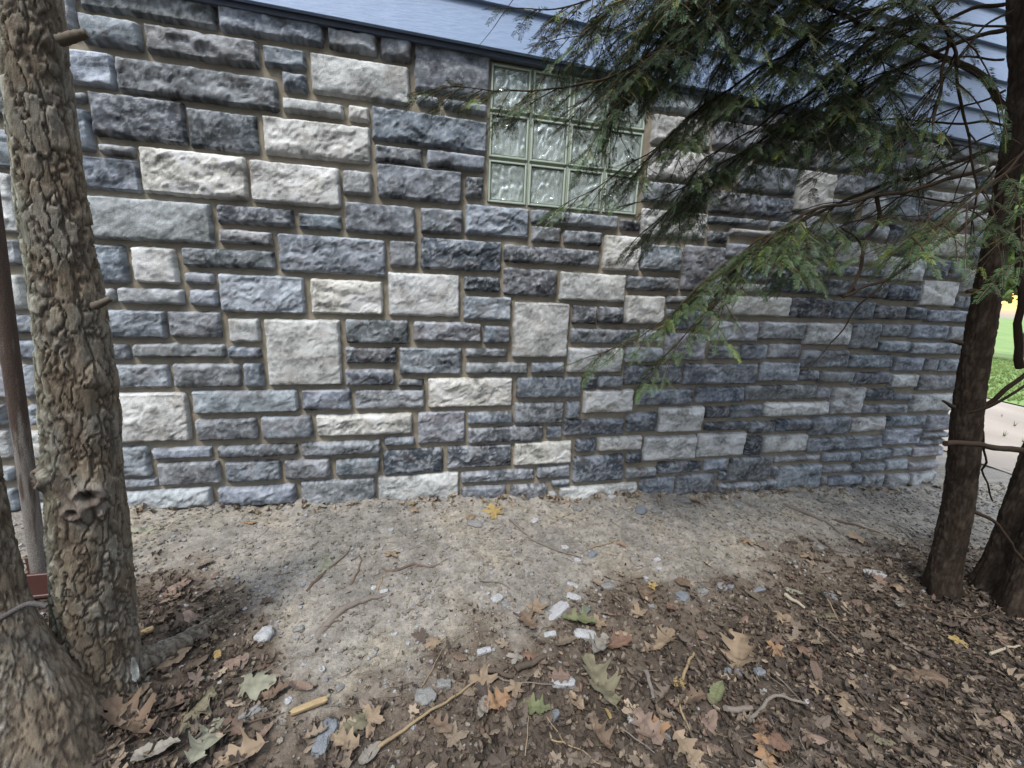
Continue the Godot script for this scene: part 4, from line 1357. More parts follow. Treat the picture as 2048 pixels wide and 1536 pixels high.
	branch(tree, [Vector3(1.789, 0.832, -1.150), Vector3(1.636, 0.846, -1.200), Vector3(1.508, 0.833, -1.250), Vector3(1.381, 0.799, -1.300), Vector3(1.250, 0.745, -1.350)], 0.0035, 0.0012, 0.60, 0.15)
	branch(tree, [Vector3(1.672, 0.913, -1.100), Vector3(1.533, 0.905, -1.150), Vector3(1.391, 0.858, -1.200), Vector3(1.237, 0.820, -1.250), Vector3(1.079, 0.773, -1.300)], 0.0038, 0.0011, 0.80, 0.15)
	branch(tree, [Vector3(1.957, 0.573, -1.200), Vector3(1.881, 0.532, -1.250), Vector3(1.789, 0.478, -1.300), Vector3(1.695, 0.395, -1.350), Vector3(1.619, 0.300, -1.400)], 0.0032, 0.0013, 0.50, 0.20)
	branch(tree, [Vector3(1.769, 0.467, -1.000), Vector3(1.641, 0.357, -0.983), Vector3(1.528, 0.271, -0.967), Vector3(1.417, 0.188, -0.950)], 0.0033, 0.0011, 0.50, 0.10)
	branch(tree, [Vector3(1.927, 0.452, -1.100), Vector3(1.756, 0.359, -1.083), Vector3(1.546, 0.280, -1.067), Vector3(1.359, 0.236, -1.050)], 0.0036, 0.0012, 0.40, 0.15)
	branch(tree, [Vector3(1.720, 0.848, -1.100), Vector3(1.652, 0.799, -1.125), Vector3(1.594, 0.683, -1.150), Vector3(1.546, 0.576, -1.175), Vector3(1.546, 0.497, -1.200)], 0.0033, 0.0011, 0.50, 0.20)
	branch(tree, [Vector3(1.699, 1.044, -1.150), Vector3(1.495, 0.956, -1.188), Vector3(1.306, 0.869, -1.225), Vector3(1.223, 0.784, -1.262), Vector3(1.192, 0.688, -1.300)], 0.0044, 0.0011, 0.60, 0.20)
	branch(tree, [Vector3(1.793, 1.043, -1.200), Vector3(1.640, 0.939, -1.250), Vector3(1.487, 0.857, -1.300), Vector3(1.429, 0.770, -1.350), Vector3(1.425, 0.683, -1.400)], 0.0046, 0.0012, 0.55, 0.20)
	branch(tree, [Vector3(1.976, 0.528, -1.200), Vector3(1.801, 0.437, -1.238), Vector3(1.618, 0.317, -1.275), Vector3(1.443, 0.225, -1.312), Vector3(1.307, 0.133, -1.350)], 0.0039, 0.0013, 0.45, 0.20)
	branch(tree, [Vector3(1.287, 1.134, -1.300), Vector3(1.006, 1.044, -1.360), Vector3(0.770, 0.948, -1.420), Vector3(0.593, 0.831, -1.480), Vector3(0.488, 0.730, -1.540), Vector3(0.424, 0.664, -1.600)], 0.0045, 0.0011, 1.00, 0.25)
	branch(tree, [Vector3(1.159, 1.051, -1.250), Vector3(0.935, 0.957, -1.300), Vector3(0.822, 0.854, -1.350), Vector3(0.731, 0.760, -1.400), Vector3(0.704, 0.638, -1.450), Vector3(0.707, 0.520, -1.500)], 0.0043, 0.0011, 0.90, 0.30)
	branch(tree, [Vector3(1.121, 1.065, -1.300), Vector3(0.936, 0.957, -1.363), Vector3(0.785, 0.861, -1.425), Vector3(0.650, 0.816, -1.488), Vector3(0.487, 0.799, -1.550)], 0.0038, 0.0011, 0.90, 0.25)
	branch(tree, [Vector3(1.388, 1.117, -1.300), Vector3(1.199, 1.003, -1.360), Vector3(1.092, 0.881, -1.420), Vector3(1.028, 0.753, -1.480), Vector3(0.997, 0.597, -1.540), Vector3(0.993, 0.477, -1.600)], 0.0040, 0.0011, 0.75, 0.35)
	branch(tree, [Vector3(1.230, 0.545, -1.500), Vector3(1.118, 0.425, -1.550), Vector3(0.975, 0.296, -1.600), Vector3(0.884, 0.201, -1.650)], 0.0035, 0.0014, 0.80, 0.10)
	branch(tree, [Vector3(0.356, 0.950, -1.600), Vector3(0.318, 0.874, -1.600), Vector3(0.271, 0.810, -1.600), Vector3(0.231, 0.762, -1.600)], 0.0015, 0.0007, 0.00, 0.50)
	branch(tree, [Vector3(0.615, 0.981, -1.600), Vector3(0.581, 0.859, -1.600), Vector3(0.560, 0.782, -1.600)], 0.0016, 0.0008, 0.00, 0.50)
	shade_canopy(tree)
	shade_limbs(tree)

	grass_tufts()
	steel_post([Vector3(-1.165, 0.437, -1.640), Vector3(-1.216, -0.263, -1.640), Vector3(-1.239, -0.608, -1.640), Vector3(-1.265, -0.973, -1.640), Vector3(-1.275, -1.089, -1.640)], [0.021, 0.023, 0.024, 0.023, 0.022])
	# ---- what lies on the ground
	leaf("oak", -0.720, -1.070, 0.168, 58, "brown", "big curled brown oak leaf against the left tree base")
	leaf("oak", -0.522, -1.007, 0.141, 352, "sage", "large pale grey-green oak leaf right of the big brown oak leaf by the left trunk")
	leaf("oval", -0.622, -0.990, 0.107, 280, "pale", "pale grey oval leaf front-right of the big brown oak leaf by the left trunk")
	leaf("maple", -0.784, -1.010, 0.067, 191, "green", "green star-shaped leaf front-left of the big brown oak leaf by the left trunk")
	leaf("oval", -0.597, -1.283, 0.049, 18, "yellow", "small yellow oval leaf front-left of the white square stone chip")
	leaf("oak", -0.541, -1.248, 0.073, 281, "pink", "pinkish brown oak leaf front-left of the white square stone chip")
	leaf("oval", -0.707, -1.265, 0.101, 314, "tan", "tan oval leaf front-left of the white square stone chip")
	leaf("oak", -0.580, -1.101, 0.129, 154, "olive", "large olive oak leaf right of the big brown oak leaf by the left trunk")
	leaf("oval", -0.740, -1.443, 0.080, 48, "pink", "pinkish brown oval leaf left of the white square stone chip")
	leaf("oval", -0.846, -1.604, 0.109, 151, "pink", "pinkish brown oval leaf front-right of the left tree trunk")
	leaf("oval", -1.152, -2.000, 0.095, 279, "sage", "pale grey-green oval leaf behind the left tree trunk")
	leaf("oak", -0.481, -1.164, 0.173, 262, "sage", "large pale grey-green oak leaf rear-left of the yellow wood splinter")
	leaf("oak", -0.360, -1.702, 0.131, 173, "sage", "pale green oak leaf alone on bare dirt")
	leaf("maple", -0.090, -1.746, 0.078, 297, "tan", "tan star-shaped leaf right of the pale green leaf on bare dirt")
	leaf("oval", 0.298, -1.993, 0.112, 150, "tan", "tan oval leaf left of the yellow leaf by the wall")
	leaf("maple", 0.431, -2.034, 0.136, 180, "yellow", "yellow maple leaf lying close to the wall base")
	leaf("maple", 0.003, -2.130, 0.063, 66, "yellow", "yellow star-shaped leaf left of the yellow leaf by the wall")
	leaf("oval", 0.007, -2.079, 0.082, 214, "tan", "tan oval leaf rear-right of the pale green leaf on bare dirt")
	leaf("oval", -0.449, -1.917, 0.099, 209, "pale", "pale grey oval leaf behind the pale green leaf on bare dirt")
	leaf("oak", -0.300, -2.131, 0.071, 288, "pink", "pinkish brown oak leaf behind the pale green leaf on bare dirt")
	leaf("maple", -0.466, -2.150, 0.090, 328, "pale", "pale grey star-shaped leaf behind the pale green leaf on bare dirt")
	leaf("oval", -0.739, -2.037, 0.074, 275, "orange", "orange-tan oval leaf rear-left of the pale green leaf on bare dirt")
	leaf("maple", 0.068, -1.252, 0.074, 189, "tan", "tan star-shaped leaf right of the thick grey root")
	leaf("oval", 0.147, -1.182, 0.059, 239, "brown", "brown oval leaf rear-right of the long diagonal tan stick")
	leaf("maple", 0.213, -1.082, 0.105, 72, "tan", "tan star-shaped leaf rear-right of the long diagonal tan stick")
	leaf("oak", 0.243, -1.004, 0.100, 80, "rust", "rust-brown oak leaf right of the long diagonal tan stick")
	leaf("oak", -0.163, -0.990, 0.123, 305, "olive", "large olive oak leaf rear-right of the blue-grey wedge stone")
	leaf("maple", -0.114, -1.004, 0.093, 195, "tan", "tan star-shaped leaf rear-right of the blue-grey wedge stone")
	leaf("oak", -0.393, -1.130, 0.086, 288, "brown", "brown oak leaf rear-left of the yellow wood splinter")
	leaf("oval", -0.326, -1.125, 0.086, 244, "pink", "pinkish brown oval leaf rear-left of the yellow wood splinter")
	leaf("oak", -0.421, -0.966, 0.119, 101, "tan", "large tan oak leaf left of the blue-grey wedge stone")
	leaf("oak", -0.177, -0.943, 0.087, 68, "tan", "tan oak leaf front-right of the blue-grey wedge stone")
	leaf("oval", -0.113, -0.912, 0.076, 311, "pale", "pale grey oval leaf front-right of the blue-grey wedge stone")
	leaf("oak", 0.069, -0.945, 0.092, 46, "brown", "brown oak leaf front-right of the long diagonal tan stick")
	leaf("oval", 0.198, -0.984, 0.069, 179, "pale", "pale grey oval leaf right of the long diagonal tan stick")
	leaf("oval", -0.383, -1.015, 0.052, 338, "pink", "small pinkish brown oval leaf front-left of the yellow wood splinter")
	leaf("maple", 0.465, -1.357, 0.095, 0, "tan", "tan star-shaped leaf left of the white brick-like offcut")
	leaf("oak", 0.416, -1.296, 0.129, 195, "brown", "large brown oak leaf front-left of the white brick-like offcut")
	leaf("oak", 0.615, -1.267, 0.138, 55, "green", "large green oak leaf front-right of the white brick-like offcut")
	leaf("maple", 0.687, -1.254, 0.085, 166, "tan", "tan star-shaped leaf rear-right of the twin white chips")
	leaf("oak", 0.869, -1.128, 0.147, 289, "tan", "large tan oak leaf right of the twin white chips")
	leaf("oak", 0.642, -1.147, 0.136, 314, "pale", "large pale grey oak leaf front-right of the twin white chips")
	leaf("oak", 0.585, -1.021, 0.196, 8, "olive", "largest olive oak leaf, pointing towards the viewer")
	leaf("oak", 0.717, -1.156, 0.110, 276, "rust", "rust-brown oak leaf front-right of the twin white chips")
	leaf("maple", 0.857, -1.264, 0.079, 72, "tan", "tan star-shaped leaf right of the twin white chips")
	leaf("oak", 0.933, -1.356, 0.135, 166, "brown", "large brown oak leaf rear-right of the twin white chips")
	leaf("maple", 1.005, -1.406, 0.057, 322, "yellow", "yellow star-shaped leaf rear-right of the twin white chips")
	leaf("oak", 1.005, -1.269, 0.073, 288, "rust", "rust-brown oak leaf rear-left of the big tan oak leaf")
	leaf("oval", 1.153, -1.400, 0.098, 192, "brown", "brown oval leaf rear-left of the big tan oak leaf")
	leaf("oval", 1.013, -1.706, 0.055, 219, "orange", "orange-tan oval leaf front-left of the blue-grey chip by the wall")
	leaf("oval", 1.707, -2.076, 0.107, 221, "tan", "tan oval leaf right of the blue-grey chip by the wall")
	leaf("oak", 0.241, -1.000, 0.103, 115, "orange", "orange-tan oak leaf right of the long diagonal tan stick")
	leaf("maple", 0.307, -1.042, 0.070, 252, "tan", "tan star-shaped leaf left of the white slab in the leaf litter")
	leaf("oval", 0.201, -0.990, 0.078, 149, "pale", "pale grey oval leaf front-left of the white slab in the leaf litter")
	leaf("oak", 0.351, -0.970, 0.097, 245, "green", "green oak leaf front-left of the white slab in the leaf litter")
	leaf("oval", 0.485, -0.972, 0.081, 8, "tan", "tan oval leaf front-left of the largest olive oak leaf")
	leaf("oak", 0.665, -0.856, 0.124, 8, "pink", "large pinkish brown oak leaf front-right of the largest olive oak leaf")
	leaf("maple", 0.693, -0.854, 0.071, 8, "orange", "orange-tan star-shaped leaf front-right of the largest olive oak leaf")
	leaf("oak", 0.742, -0.785, 0.114, 194, "tan", "tan oak leaf front-left of the forked grey stick")
	leaf("oak", 0.512, -0.860, 0.103, 8, "brown", "brown oak leaf in front of the largest olive oak leaf")
	leaf("maple", 0.845, -0.971, 0.050, 196, "yellow", "small yellow star-shaped leaf front-left of the big tan oak leaf")
	leaf("oak", 0.860, -0.925, 0.097, 81, "brown", "brown oak leaf left of the forked grey stick")
	leaf("oval", 0.943, -0.919, 0.104, 305, "green", "green oval leaf left of the forked grey stick")
	leaf("oval", 0.860, -0.846, 0.097, 304, "pink", "pinkish brown oval leaf front-left of the forked grey stick")
	leaf("oak", 1.147, -1.053, 0.191, 133, "tan", "big tan oak leaf on the litter, right of the middle")
	leaf("oval", 0.564, -0.921, 0.033, 8, "yellow", "small yellow oval leaf in front of the largest olive oak leaf")
	leaf("maple", 0.340, -1.155, 0.065, 154, "pale", "pale grey star-shaped leaf rear-left of the white slab in the leaf litter")
	leaf("oak", 0.385, -1.156, 0.059, 254, "rust", "rust-brown oak leaf rear-left of the white slab in the leaf litter")
	leaf("maple", 1.713, -1.660, 0.059, 128, "orange", "orange-tan star-shaped leaf left of the two parallel grey roots")
	leaf("oak", 1.468, -1.194, 0.142, 212, "tan", "large tan oak leaf rear-right of the big tan oak leaf")
	leaf("maple", 1.734, -1.650, 0.091, 10, "tan", "tan star-shaped leaf left of the two parallel grey roots")
	leaf("maple", 1.970, -1.518, 0.088, 163, "tan", "tan star-shaped leaf front-left of the two parallel grey roots")
	leaf("maple", 2.439, -1.630, 0.114, 157, "tan", "tan star-shaped leaf right of the two parallel grey roots")
	leaf("oval", 1.668, -1.321, 0.091, 251, "sage", "pale grey-green oval leaf front-left of the two parallel grey roots")
	leaf("oak", 2.174, -1.259, 0.123, 146, "tan", "large tan oak leaf front-right of the pale slab near the right trunk")
	leaf("oval", 1.675, -1.179, 0.102, 73, "olive", "olive oval leaf front-left of the pale slab near the right trunk")
	leaf("oak", 1.414, -1.020, 0.090, 244, "rust", "rust-brown oak leaf right of the big tan oak leaf")
	leaf("maple", 1.294, -1.048, 0.075, 12, "orange", "orange-tan star-shaped leaf right of the big tan oak leaf")
	leaf("oak", 1.752, -0.888, 0.226, 62, "brown", "big brown leaf in the shade before the right tree")
	leaf("maple", 2.091, -0.967, 0.072, 337, "yellow", "yellow star-shaped leaf rear-right of the big brown leaf in the shade")
	leaf("maple", 1.313, -0.900, 0.051, 318, "tan", "small tan star-shaped leaf rear-right of the forked grey stick")
	leaf("oak", 1.456, -0.876, 0.055, 227, "tan", "tan oak leaf left of the big brown leaf in the shade")
	leaf("oak", 1.371, -0.832, 0.126, 125, "tan", "large tan oak leaf front-left of the big brown leaf in the shade")
	leaf("oak", 0.966, -0.749, 0.121, 150, "orange", "large orange-tan oak leaf in front of the forked grey stick")
	leaf("oval", 1.282, -0.765, 0.081, 20, "brown", "brown oval leaf right of the forked grey stick")
	leaf("oval", 1.361, -0.721, 0.092, 69, "olive", "olive oval leaf in front of the big brown leaf in the shade")
	leaf("maple", 1.310, -0.742, 0.074, 200, "brown", "brown star-shaped leaf front-left of the big brown leaf in the shade")
	leaf("oval", 1.021, -0.780, 0.126, 6, "rust", "large rust-brown oval leaf in front of the forked grey stick")
	leaf("oval", 1.158, -0.753, 0.066, 245, "pink", "pinkish brown oval leaf front-right of the forked grey stick")
	leaf("oval", 1.849, -0.706, 0.086, 272, "pink", "pinkish brown oval leaf front-right of the big brown leaf in the shade")
	leaf("oval", 1.908, -0.715, 0.094, 286, "tan", "tan oval leaf front-right of the big brown leaf in the shade")
	leaf("oak", 2.066, -1.167, 0.098, 140, "pale", "pale grey oak leaf front-right of the pale slab near the right trunk")
	chip(-0.486, -1.353, 0.050, 0.055, -9, "white", "white square stone chip on bare dirt")
	chip(-0.232, -0.978, 0.089, 0.044, 70, "blue", "blue-grey wedge-shaped stone standing out of leaf litter")
	chip(0.032, -1.051, 0.063, 0.046, -36, "grey", "large grey stone chip behind the long diagonal tan stick")
	chip(0.092, -1.093, 0.046, 0.030, -9, "grey", "grey stone chip rear-right of the long diagonal tan stick")
	chip(-0.448, -1.074, 0.068, 0.027, 35, "grey", "large grey stone sliver left of the yellow wood splinter")
	chip(-0.386, -1.373, 0.036, 0.023, -6, "grey", "grey stone chip right of the white square stone chip")
	chip(0.307, -1.922, 0.075, 0.039, -21, "grey", "large grey stone sliver front-left of the yellow leaf by the wall")
	chip(-0.149, -1.541, 0.024, 0.021, -4, "white", "tiny whitish stone chip rear-right of the thick grey root")
	chip(-0.111, -1.513, 0.034, 0.019, -3, "white", "whitish stone chip rear-right of the thick grey root")
	chip(-0.065, -1.310, 0.023, 0.017, 23, "white", "tiny whitish stone chip front-right of the thick grey root")
	chip(-0.350, -1.100, 0.021, 0.019, 37, "white", "tiny whitish stone chip rear-left of the yellow wood splinter")
	chip(0.319, -1.426, 0.035, 0.030, 20, "white", "whitish stone chip left of the white brick-like offcut")
	chip(-0.276, -1.190, 0.017, 0.016, 26, "white", "tiny whitish stone chip behind the yellow wood splinter")
	chip(-0.215, -1.120, 0.024, 0.020, 37, "grey", "tiny grey stone chip rear-right of the yellow wood splinter")
	chip(-0.101, -1.936, 0.024, 0.022, -25, "white", "tiny whitish stone chip rear-right of the pale green leaf on bare dirt")
	chip(0.550, -1.342, 0.110, 0.048, 28, "white", "white brick-like stone offcut lying on bare dirt")
	chip(0.616, -1.219, 0.080, 0.037, -15, "white", "twin white stone chips beside a green leaf")
	chip(0.473, -1.055, 0.078, 0.036, -8, "white", "white slab of stone lying flat in leaf litter")
	chip(0.487, -1.240, 0.048, 0.020, -4, "white", "whitish stone sliver left of the twin white chips")
	chip(0.404, -0.951, 0.042, 0.023, 28, "blue", "blue-grey stone sliver in front of the white slab in the leaf litter")
	chip(0.910, -2.044, 0.059, 0.034, 3, "grey", "grey stone chip rear-right of the curved grey stick")
	chip(1.280, -1.992, 0.081, 0.053, 38, "blue", "blue-grey chunk of stone near wall base below window corner")
	chip(1.375, -1.986, 0.065, 0.039, -3, "grey", "large grey stone chip right of the blue-grey chip by the wall")
	chip(1.168, -2.138, 0.060, 0.036, 27, "white", "whitish stone chip rear-left of the blue-grey chip by the wall")
	chip(1.635, -2.101, 0.079, 0.049, -37, "grey", "large grey stone chip right of the curved grey stick")
	chip(1.950, -2.003, 0.051, 0.044, 19, "grey", "grey stone chip right of the blue-grey chip by the wall")
	chip(1.768, -1.847, 0.048, 0.023, 4, "white", "whitish stone sliver right of the blue-grey chip by the wall")
	chip(0.715, -1.715, 0.037, 0.027, 6, "white", "whitish stone chip front-right of the curved grey stick")
	chip(0.827, -1.646, 0.053, 0.033, 35, "blue", "blue-grey stone chip front-right of the curved grey stick")
	chip(0.741, -1.615, 0.030, 0.020, -24, "white", "whitish stone chip behind the white brick-like offcut")
	chip(0.662, -1.467, 0.048, 0.022, -36, "white", "whitish stone sliver rear-right of the white brick-like offcut")
	chip(0.641, -1.402, 0.062, 0.028, -40, "white", "large whitish stone sliver rear-right of the white brick-like offcut")
	chip(0.806, -1.438, 0.051, 0.034, -8, "grey", "grey stone chip rear-right of the white brick-like offcut")
	chip(1.108, -1.341, 0.070, 0.051, 30, "blue", "large blue-grey stone chip rear-left of the big tan oak leaf")
	chip(1.216, -1.355, 0.048, 0.034, 18, "grey", "grey stone chip rear-left of the big tan oak leaf")
	chip(1.317, -1.366, 0.046, 0.037, -27, "grey", "grey stone chip behind the big tan oak leaf")
	chip(1.366, -1.366, 0.032, 0.026, 29, "blue", "blue-grey stone chip behind the big tan oak leaf")
	chip(0.934, -1.300, 0.026, 0.023, -16, "grey", "tiny grey stone chip rear-right of the twin white chips")
	chip(1.115, -1.531, 0.030, 0.024, -39, "white", "whitish stone chip in front of the blue-grey chip by the wall")
	chip(1.136, -1.584, 0.040, 0.021, 14, "white", "whitish stone sliver in front of the blue-grey chip by the wall")
	chip(1.019, -1.481, 0.021, 0.020, 14, "white", "tiny whitish stone chip in front of the blue-grey chip by the wall")
	chip(0.654, -1.316, 0.047, 0.031, 36, "moss", "dark mossy stone chip right of the white brick-like offcut")
	chip(0.328, -1.428, 0.045, 0.029, 33, "white", "whitish stone chip rear-left of the twin white chips")
	chip(0.354, -1.394, 0.033, 0.025, 21, "grey", "grey stone chip left of the white brick-like offcut")
	chip(0.235, -1.196, 0.052, 0.020, 9, "white", "whitish stone sliver rear-left of the white slab in the leaf litter")
	chip(0.638, -1.972, 0.043, 0.030, 20, "white", "whitish stone chip rear-left of the curved grey stick")
	chip(0.630, -0.904, 0.018, 0.017, 10, "white", "tiny whitish stone chip front-right of the largest olive oak leaf")
	chip(0.712, -0.833, 0.022, 0.018, -15, "blue", "tiny blue-grey stone chip front-left of the forked grey stick")
	chip(1.073, -0.996, 0.059, 0.025, -32, "blue", "blue-grey stone sliver in front of the big tan oak leaf")
	chip(2.169, -1.351, 0.098, 0.048, -20, "white", "pale flat slab of stone near the right tree trunk")
	chip(1.812, -1.272, 0.066, 0.032, -20, "blue", "large blue-grey stone sliver front-left of the pale slab near the right trunk")
	chip(1.495, -1.340, 0.063, 0.025, -2, "blue", "large blue-grey stone sliver front-left of the two parallel grey roots")
	chip(2.496, -2.162, 0.113, 0.041, -25, "grey", "large grey stone sliver rear-left of the two parallel grey roots")
	chip(2.650, -2.045, 0.075, 0.042, 15, "moss", "large dark mossy stone chip behind the two parallel grey roots")
	chip(1.249, -0.862, 0.031, 0.023, 34, "white", "whitish stone chip right of the forked grey stick")
	chip(1.166, -0.981, 0.034, 0.035, -4, "blue", "blue-grey stone chip front-right of the big tan oak leaf")
	chip(2.116, -1.586, 0.041, 0.030, 20, "grey", "grey stone chip rear-left of the pale slab near the right trunk")
	chip(2.430, -1.445, 0.040, 0.029, -1, "grey", "grey stone chip rear-right of the pale slab near the right trunk")
	stick("root", 0.0138, 0.0072, "grey", "thick grey root rear-right of the thick grey root", [Vector2(-0.318, -1.337), Vector2(-0.282, -1.387), Vector2(-0.241, -1.426), Vector2(-0.193, -1.460), Vector2(-0.141, -1.484), Vector2(-0.100, -1.495)])
	stick("root", 0.0050, 0.0027, "brown", "thin brown root rear-right of the pale green leaf on bare dirt", [Vector2(-0.400, -1.559), Vector2(-0.357, -1.648), Vector2(-0.285, -1.764), Vector2(-0.272, -1.830)])
	stick("root", 0.0045, 0.0026, "brown", "thin brown root right of the pale green leaf on bare dirt", [Vector2(-0.241, -1.575), Vector2(-0.224, -1.635), Vector2(-0.216, -1.722), Vector2(-0.232, -1.771)])
	stick("root", 0.0060, 0.0034, "brown", "thin brown root rear-right of the thick grey root", [Vector2(-0.126, -1.657), Vector2(-0.082, -1.628), Vector2(-0.040, -1.648), Vector2(0.011, -1.666), Vector2(0.062, -1.640), Vector2(0.107, -1.647), Vector2(0.158, -1.675)])
	stick("root", 0.0039, 0.0025, "tan", "thin tan root rear-right of the thick grey root", [Vector2(-0.137, -1.514), Vector2(-0.124, -1.573), Vector2(-0.123, -1.619)])
	stick("stick", 0.0065, 0.0035, "tan", "long diagonal tan stick across the leaf litter", [Vector2(-0.092, -0.925), Vector2(-0.035, -0.957), Vector2(0.032, -0.993), Vector2(0.122, -1.043), Vector2(0.220, -1.105)])
	stick("stick", 0.0025, 0.0011, "tan", "thin tan stick behind the long diagonal tan stick", [Vector2(0.020, -1.086), Vector2(0.059, -1.146), Vector2(0.111, -1.239)])
	stick("stick", 0.0029, 0.0014, "brown", "thin brown stick left of the yellow wood splinter", [Vector2(-0.488, -1.054), Vector2(-0.419, -1.051), Vector2(-0.354, -1.070)])
	stick("stick", 0.0075, 0.0031, "grey", "curved grey stick running down from the yellow leaf", [Vector2(0.499, -1.973), Vector2(0.538, -1.873), Vector2(0.584, -1.783), Vector2(0.675, -1.694), Vector2(0.769, -1.629)])
	stick("stick", 0.0045, 0.0023, "tan", "thin tan stick front-left of the blue-grey chip by the wall", [Vector2(0.845, -1.699), Vector2(0.935, -1.727), Vector2(1.029, -1.756)])
	stick("stick", 0.0045, 0.0023, "grey", "thin grey stick rear-left of the white brick-like offcut", [Vector2(0.274, -1.526), Vector2(0.334, -1.518), Vector2(0.386, -1.472)])
	stick("stick", 0.0068, 0.0053, "tan", "thin tan stick left of the big tan oak leaf", [Vector2(0.854, -0.979), Vector2(0.911, -1.027), Vector2(0.969, -1.073)])
	stick("stick", 0.0100, 0.0059, "grey", "grey stick right of the largest olive oak leaf", [Vector2(0.753, -1.029), Vector2(0.742, -0.985), Vector2(0.726, -0.936)])
	stick("stick", 0.0049, 0.0027, "tan", "thin tan stick left of the forked grey stick", [Vector2(0.802, -0.922), Vector2(0.785, -0.863), Vector2(0.775, -0.813)])
	stick("stick", 0.0139, 0.0109, "dark", "thick dark stick rear-left of the white slab in the leaf litter", [Vector2(0.325, -1.106), Vector2(0.375, -1.121), Vector2(0.434, -1.138)])
	stick("stick", 0.0105, 0.0082, "dark", "dark stick left of the white slab in the leaf litter", [Vector2(0.233, -1.112), Vector2(0.272, -1.098), Vector2(0.308, -1.085)])
	stick("stick", 0.0037, 0.0017, "grey", "thin grey stick left of the white slab in the leaf litter", [Vector2(0.236, -1.099), Vector2(0.329, -1.060), Vector2(0.432, -1.042)])
	stick("stick", 0.0030, 0.0015, "tan", "thin tan stick in front of the largest olive oak leaf", [Vector2(0.369, -0.877), Vector2(0.426, -0.849), Vector2(0.484, -0.798)])
	stick("stick", 0.0023, 0.0013, "tan", "thin tan stick in front of the white slab in the leaf litter", [Vector2(0.375, -0.939), Vector2(0.390, -0.901), Vector2(0.405, -0.861)])
	stick("stick", 0.0031, 0.0015, "grey", "thin grey stick front-right of the largest olive oak leaf", [Vector2(0.585, -0.876), Vector2(0.617, -0.833), Vector2(0.648, -0.799)])
	stick("stick", 0.0020, 0.0013, "tan", "thin tan stick front-left of the white slab in the leaf litter", [Vector2(0.287, -0.844), Vector2(0.305, -0.887), Vector2(0.324, -0.942)])
	stick("root", 0.0097, 0.0058, "grey", "grey root rear-left of the pale slab near the right trunk", [Vector2(1.970, -1.770), Vector2(2.110, -1.699), Vector2(2.162, -1.589), Vector2(2.264, -1.473), Vector2(2.351, -1.368)])
	stick("root", 0.0130, 0.0065, "grey", "grey root behind the two parallel grey roots", [Vector2(2.319, -2.023), Vector2(2.369, -1.890), Vector2(2.418, -1.799), Vector2(2.391, -1.681)])
	stick("root", 0.0086, 0.0048, "brown", "brown root rear-right of the two parallel grey roots", [Vector2(2.485, -1.833), Vector2(2.595, -1.730), Vector2(2.654, -1.670)])
	stick("root", 0.0064, 0.0038, "grey", "thin grey root rear-right of the pale slab near the right trunk", [Vector2(2.840, -1.759), Vector2(2.844, -1.665), Vector2(2.708, -1.490)])
	stick("stick", 0.0076, 0.0053, "grey", "forked grey bent stick in the litter, bottom right", [Vector2(0.986, -0.826), Vector2(1.049, -0.856), Vector2(1.126, -0.889), Vector2(1.177, -0.876), Vector2(1.230, -0.857)])
	stick("stick", 0.0119, 0.0096, "grey", "grey stick left of the forked grey stick", [Vector2(0.940, -0.873), Vector2(0.983, -0.869), Vector2(1.031, -0.866)])
	stick("stick", 0.0034, 0.0019, "tan", "thin tan stick front-left of the pale slab near the right trunk", [Vector2(1.769, -1.244), Vector2(1.723, -1.158), Vector2(1.692, -1.077)])
	stick("stick", 0.0071, 0.0043, "pale", "thin pale peeled stick right of the big brown leaf in the shade", [Vector2(2.149, -0.897), Vector2(2.249, -0.905), Vector2(2.322, -0.905)])
	stick("stick", 0.0042, 0.0019, "brown", "thin brown stick front-right of the right tree trunk", [Vector2(2.098, -1.153), Vector2(2.178, -1.101), Vector2(2.245, -1.044), Vector2(2.401, -1.034), Vector2(2.600, -1.031)])
	stick("stick", 0.0110, 0.0063, "pale", "pale peeled stick front-left of the two parallel grey roots", [Vector2(1.592, -1.297), Vector2(1.610, -1.260), Vector2(1.628, -1.227)])
	stick("stick", 0.0027, 0.0015, "grey", "thin grey stick rear-right of the forked grey stick", [Vector2(1.206, -0.958), Vector2(1.227, -0.896), Vector2(1.232, -0.839)])
	stick("stick", 0.0021, 0.0010, "grey", "thin grey stick front-right of the forked grey stick", [Vector2(1.106, -0.767), Vector2(1.093, -0.739), Vector2(1.078, -0.716)])
	stick("stick", 0.0050, 0.0029, "grey", "thin grey stick front-left of the pale slab near the right trunk", [Vector2(1.613, -1.162), Vector2(1.598, -1.100), Vector2(1.608, -1.062)])
	scatter()

	# ---- far side of the lawn, and the trees behind the viewer that the glass mirrors
	far_tree(30.0, -14.2, 15.0, tone(.07, .10, .03), "green tree beyond the lawn, right of the wall corner")
	far_tree(44.0, -21.8, 17.0, tone(.16, .09, .03), "orange-brown tree far beyond the lawn")
	far_tree(36.0, -20.6, 15.0, tone(.10, .12, .04), "olive tree at the far right edge of the lawn")
	far_tree(-2.5, 5.0, 7.0, tone(.06, .09, .03), "tree behind the viewer mirrored in the glass blocks, left")
	far_tree(3.5, 6.5, 8.0, tone(.10, .08, .03), "tree behind the viewer mirrored in the glass blocks, right")
	far_tree(0.6, 8.5, 10.0, tone(.05, .075, .03), "tall tree behind the viewer mirrored in the glass blocks, middle")
	far_tree(7.0, 7.5, 9.0, tone(.12, .085, .03), "rust-tinged tree behind the viewer mirrored in the glass, far right")

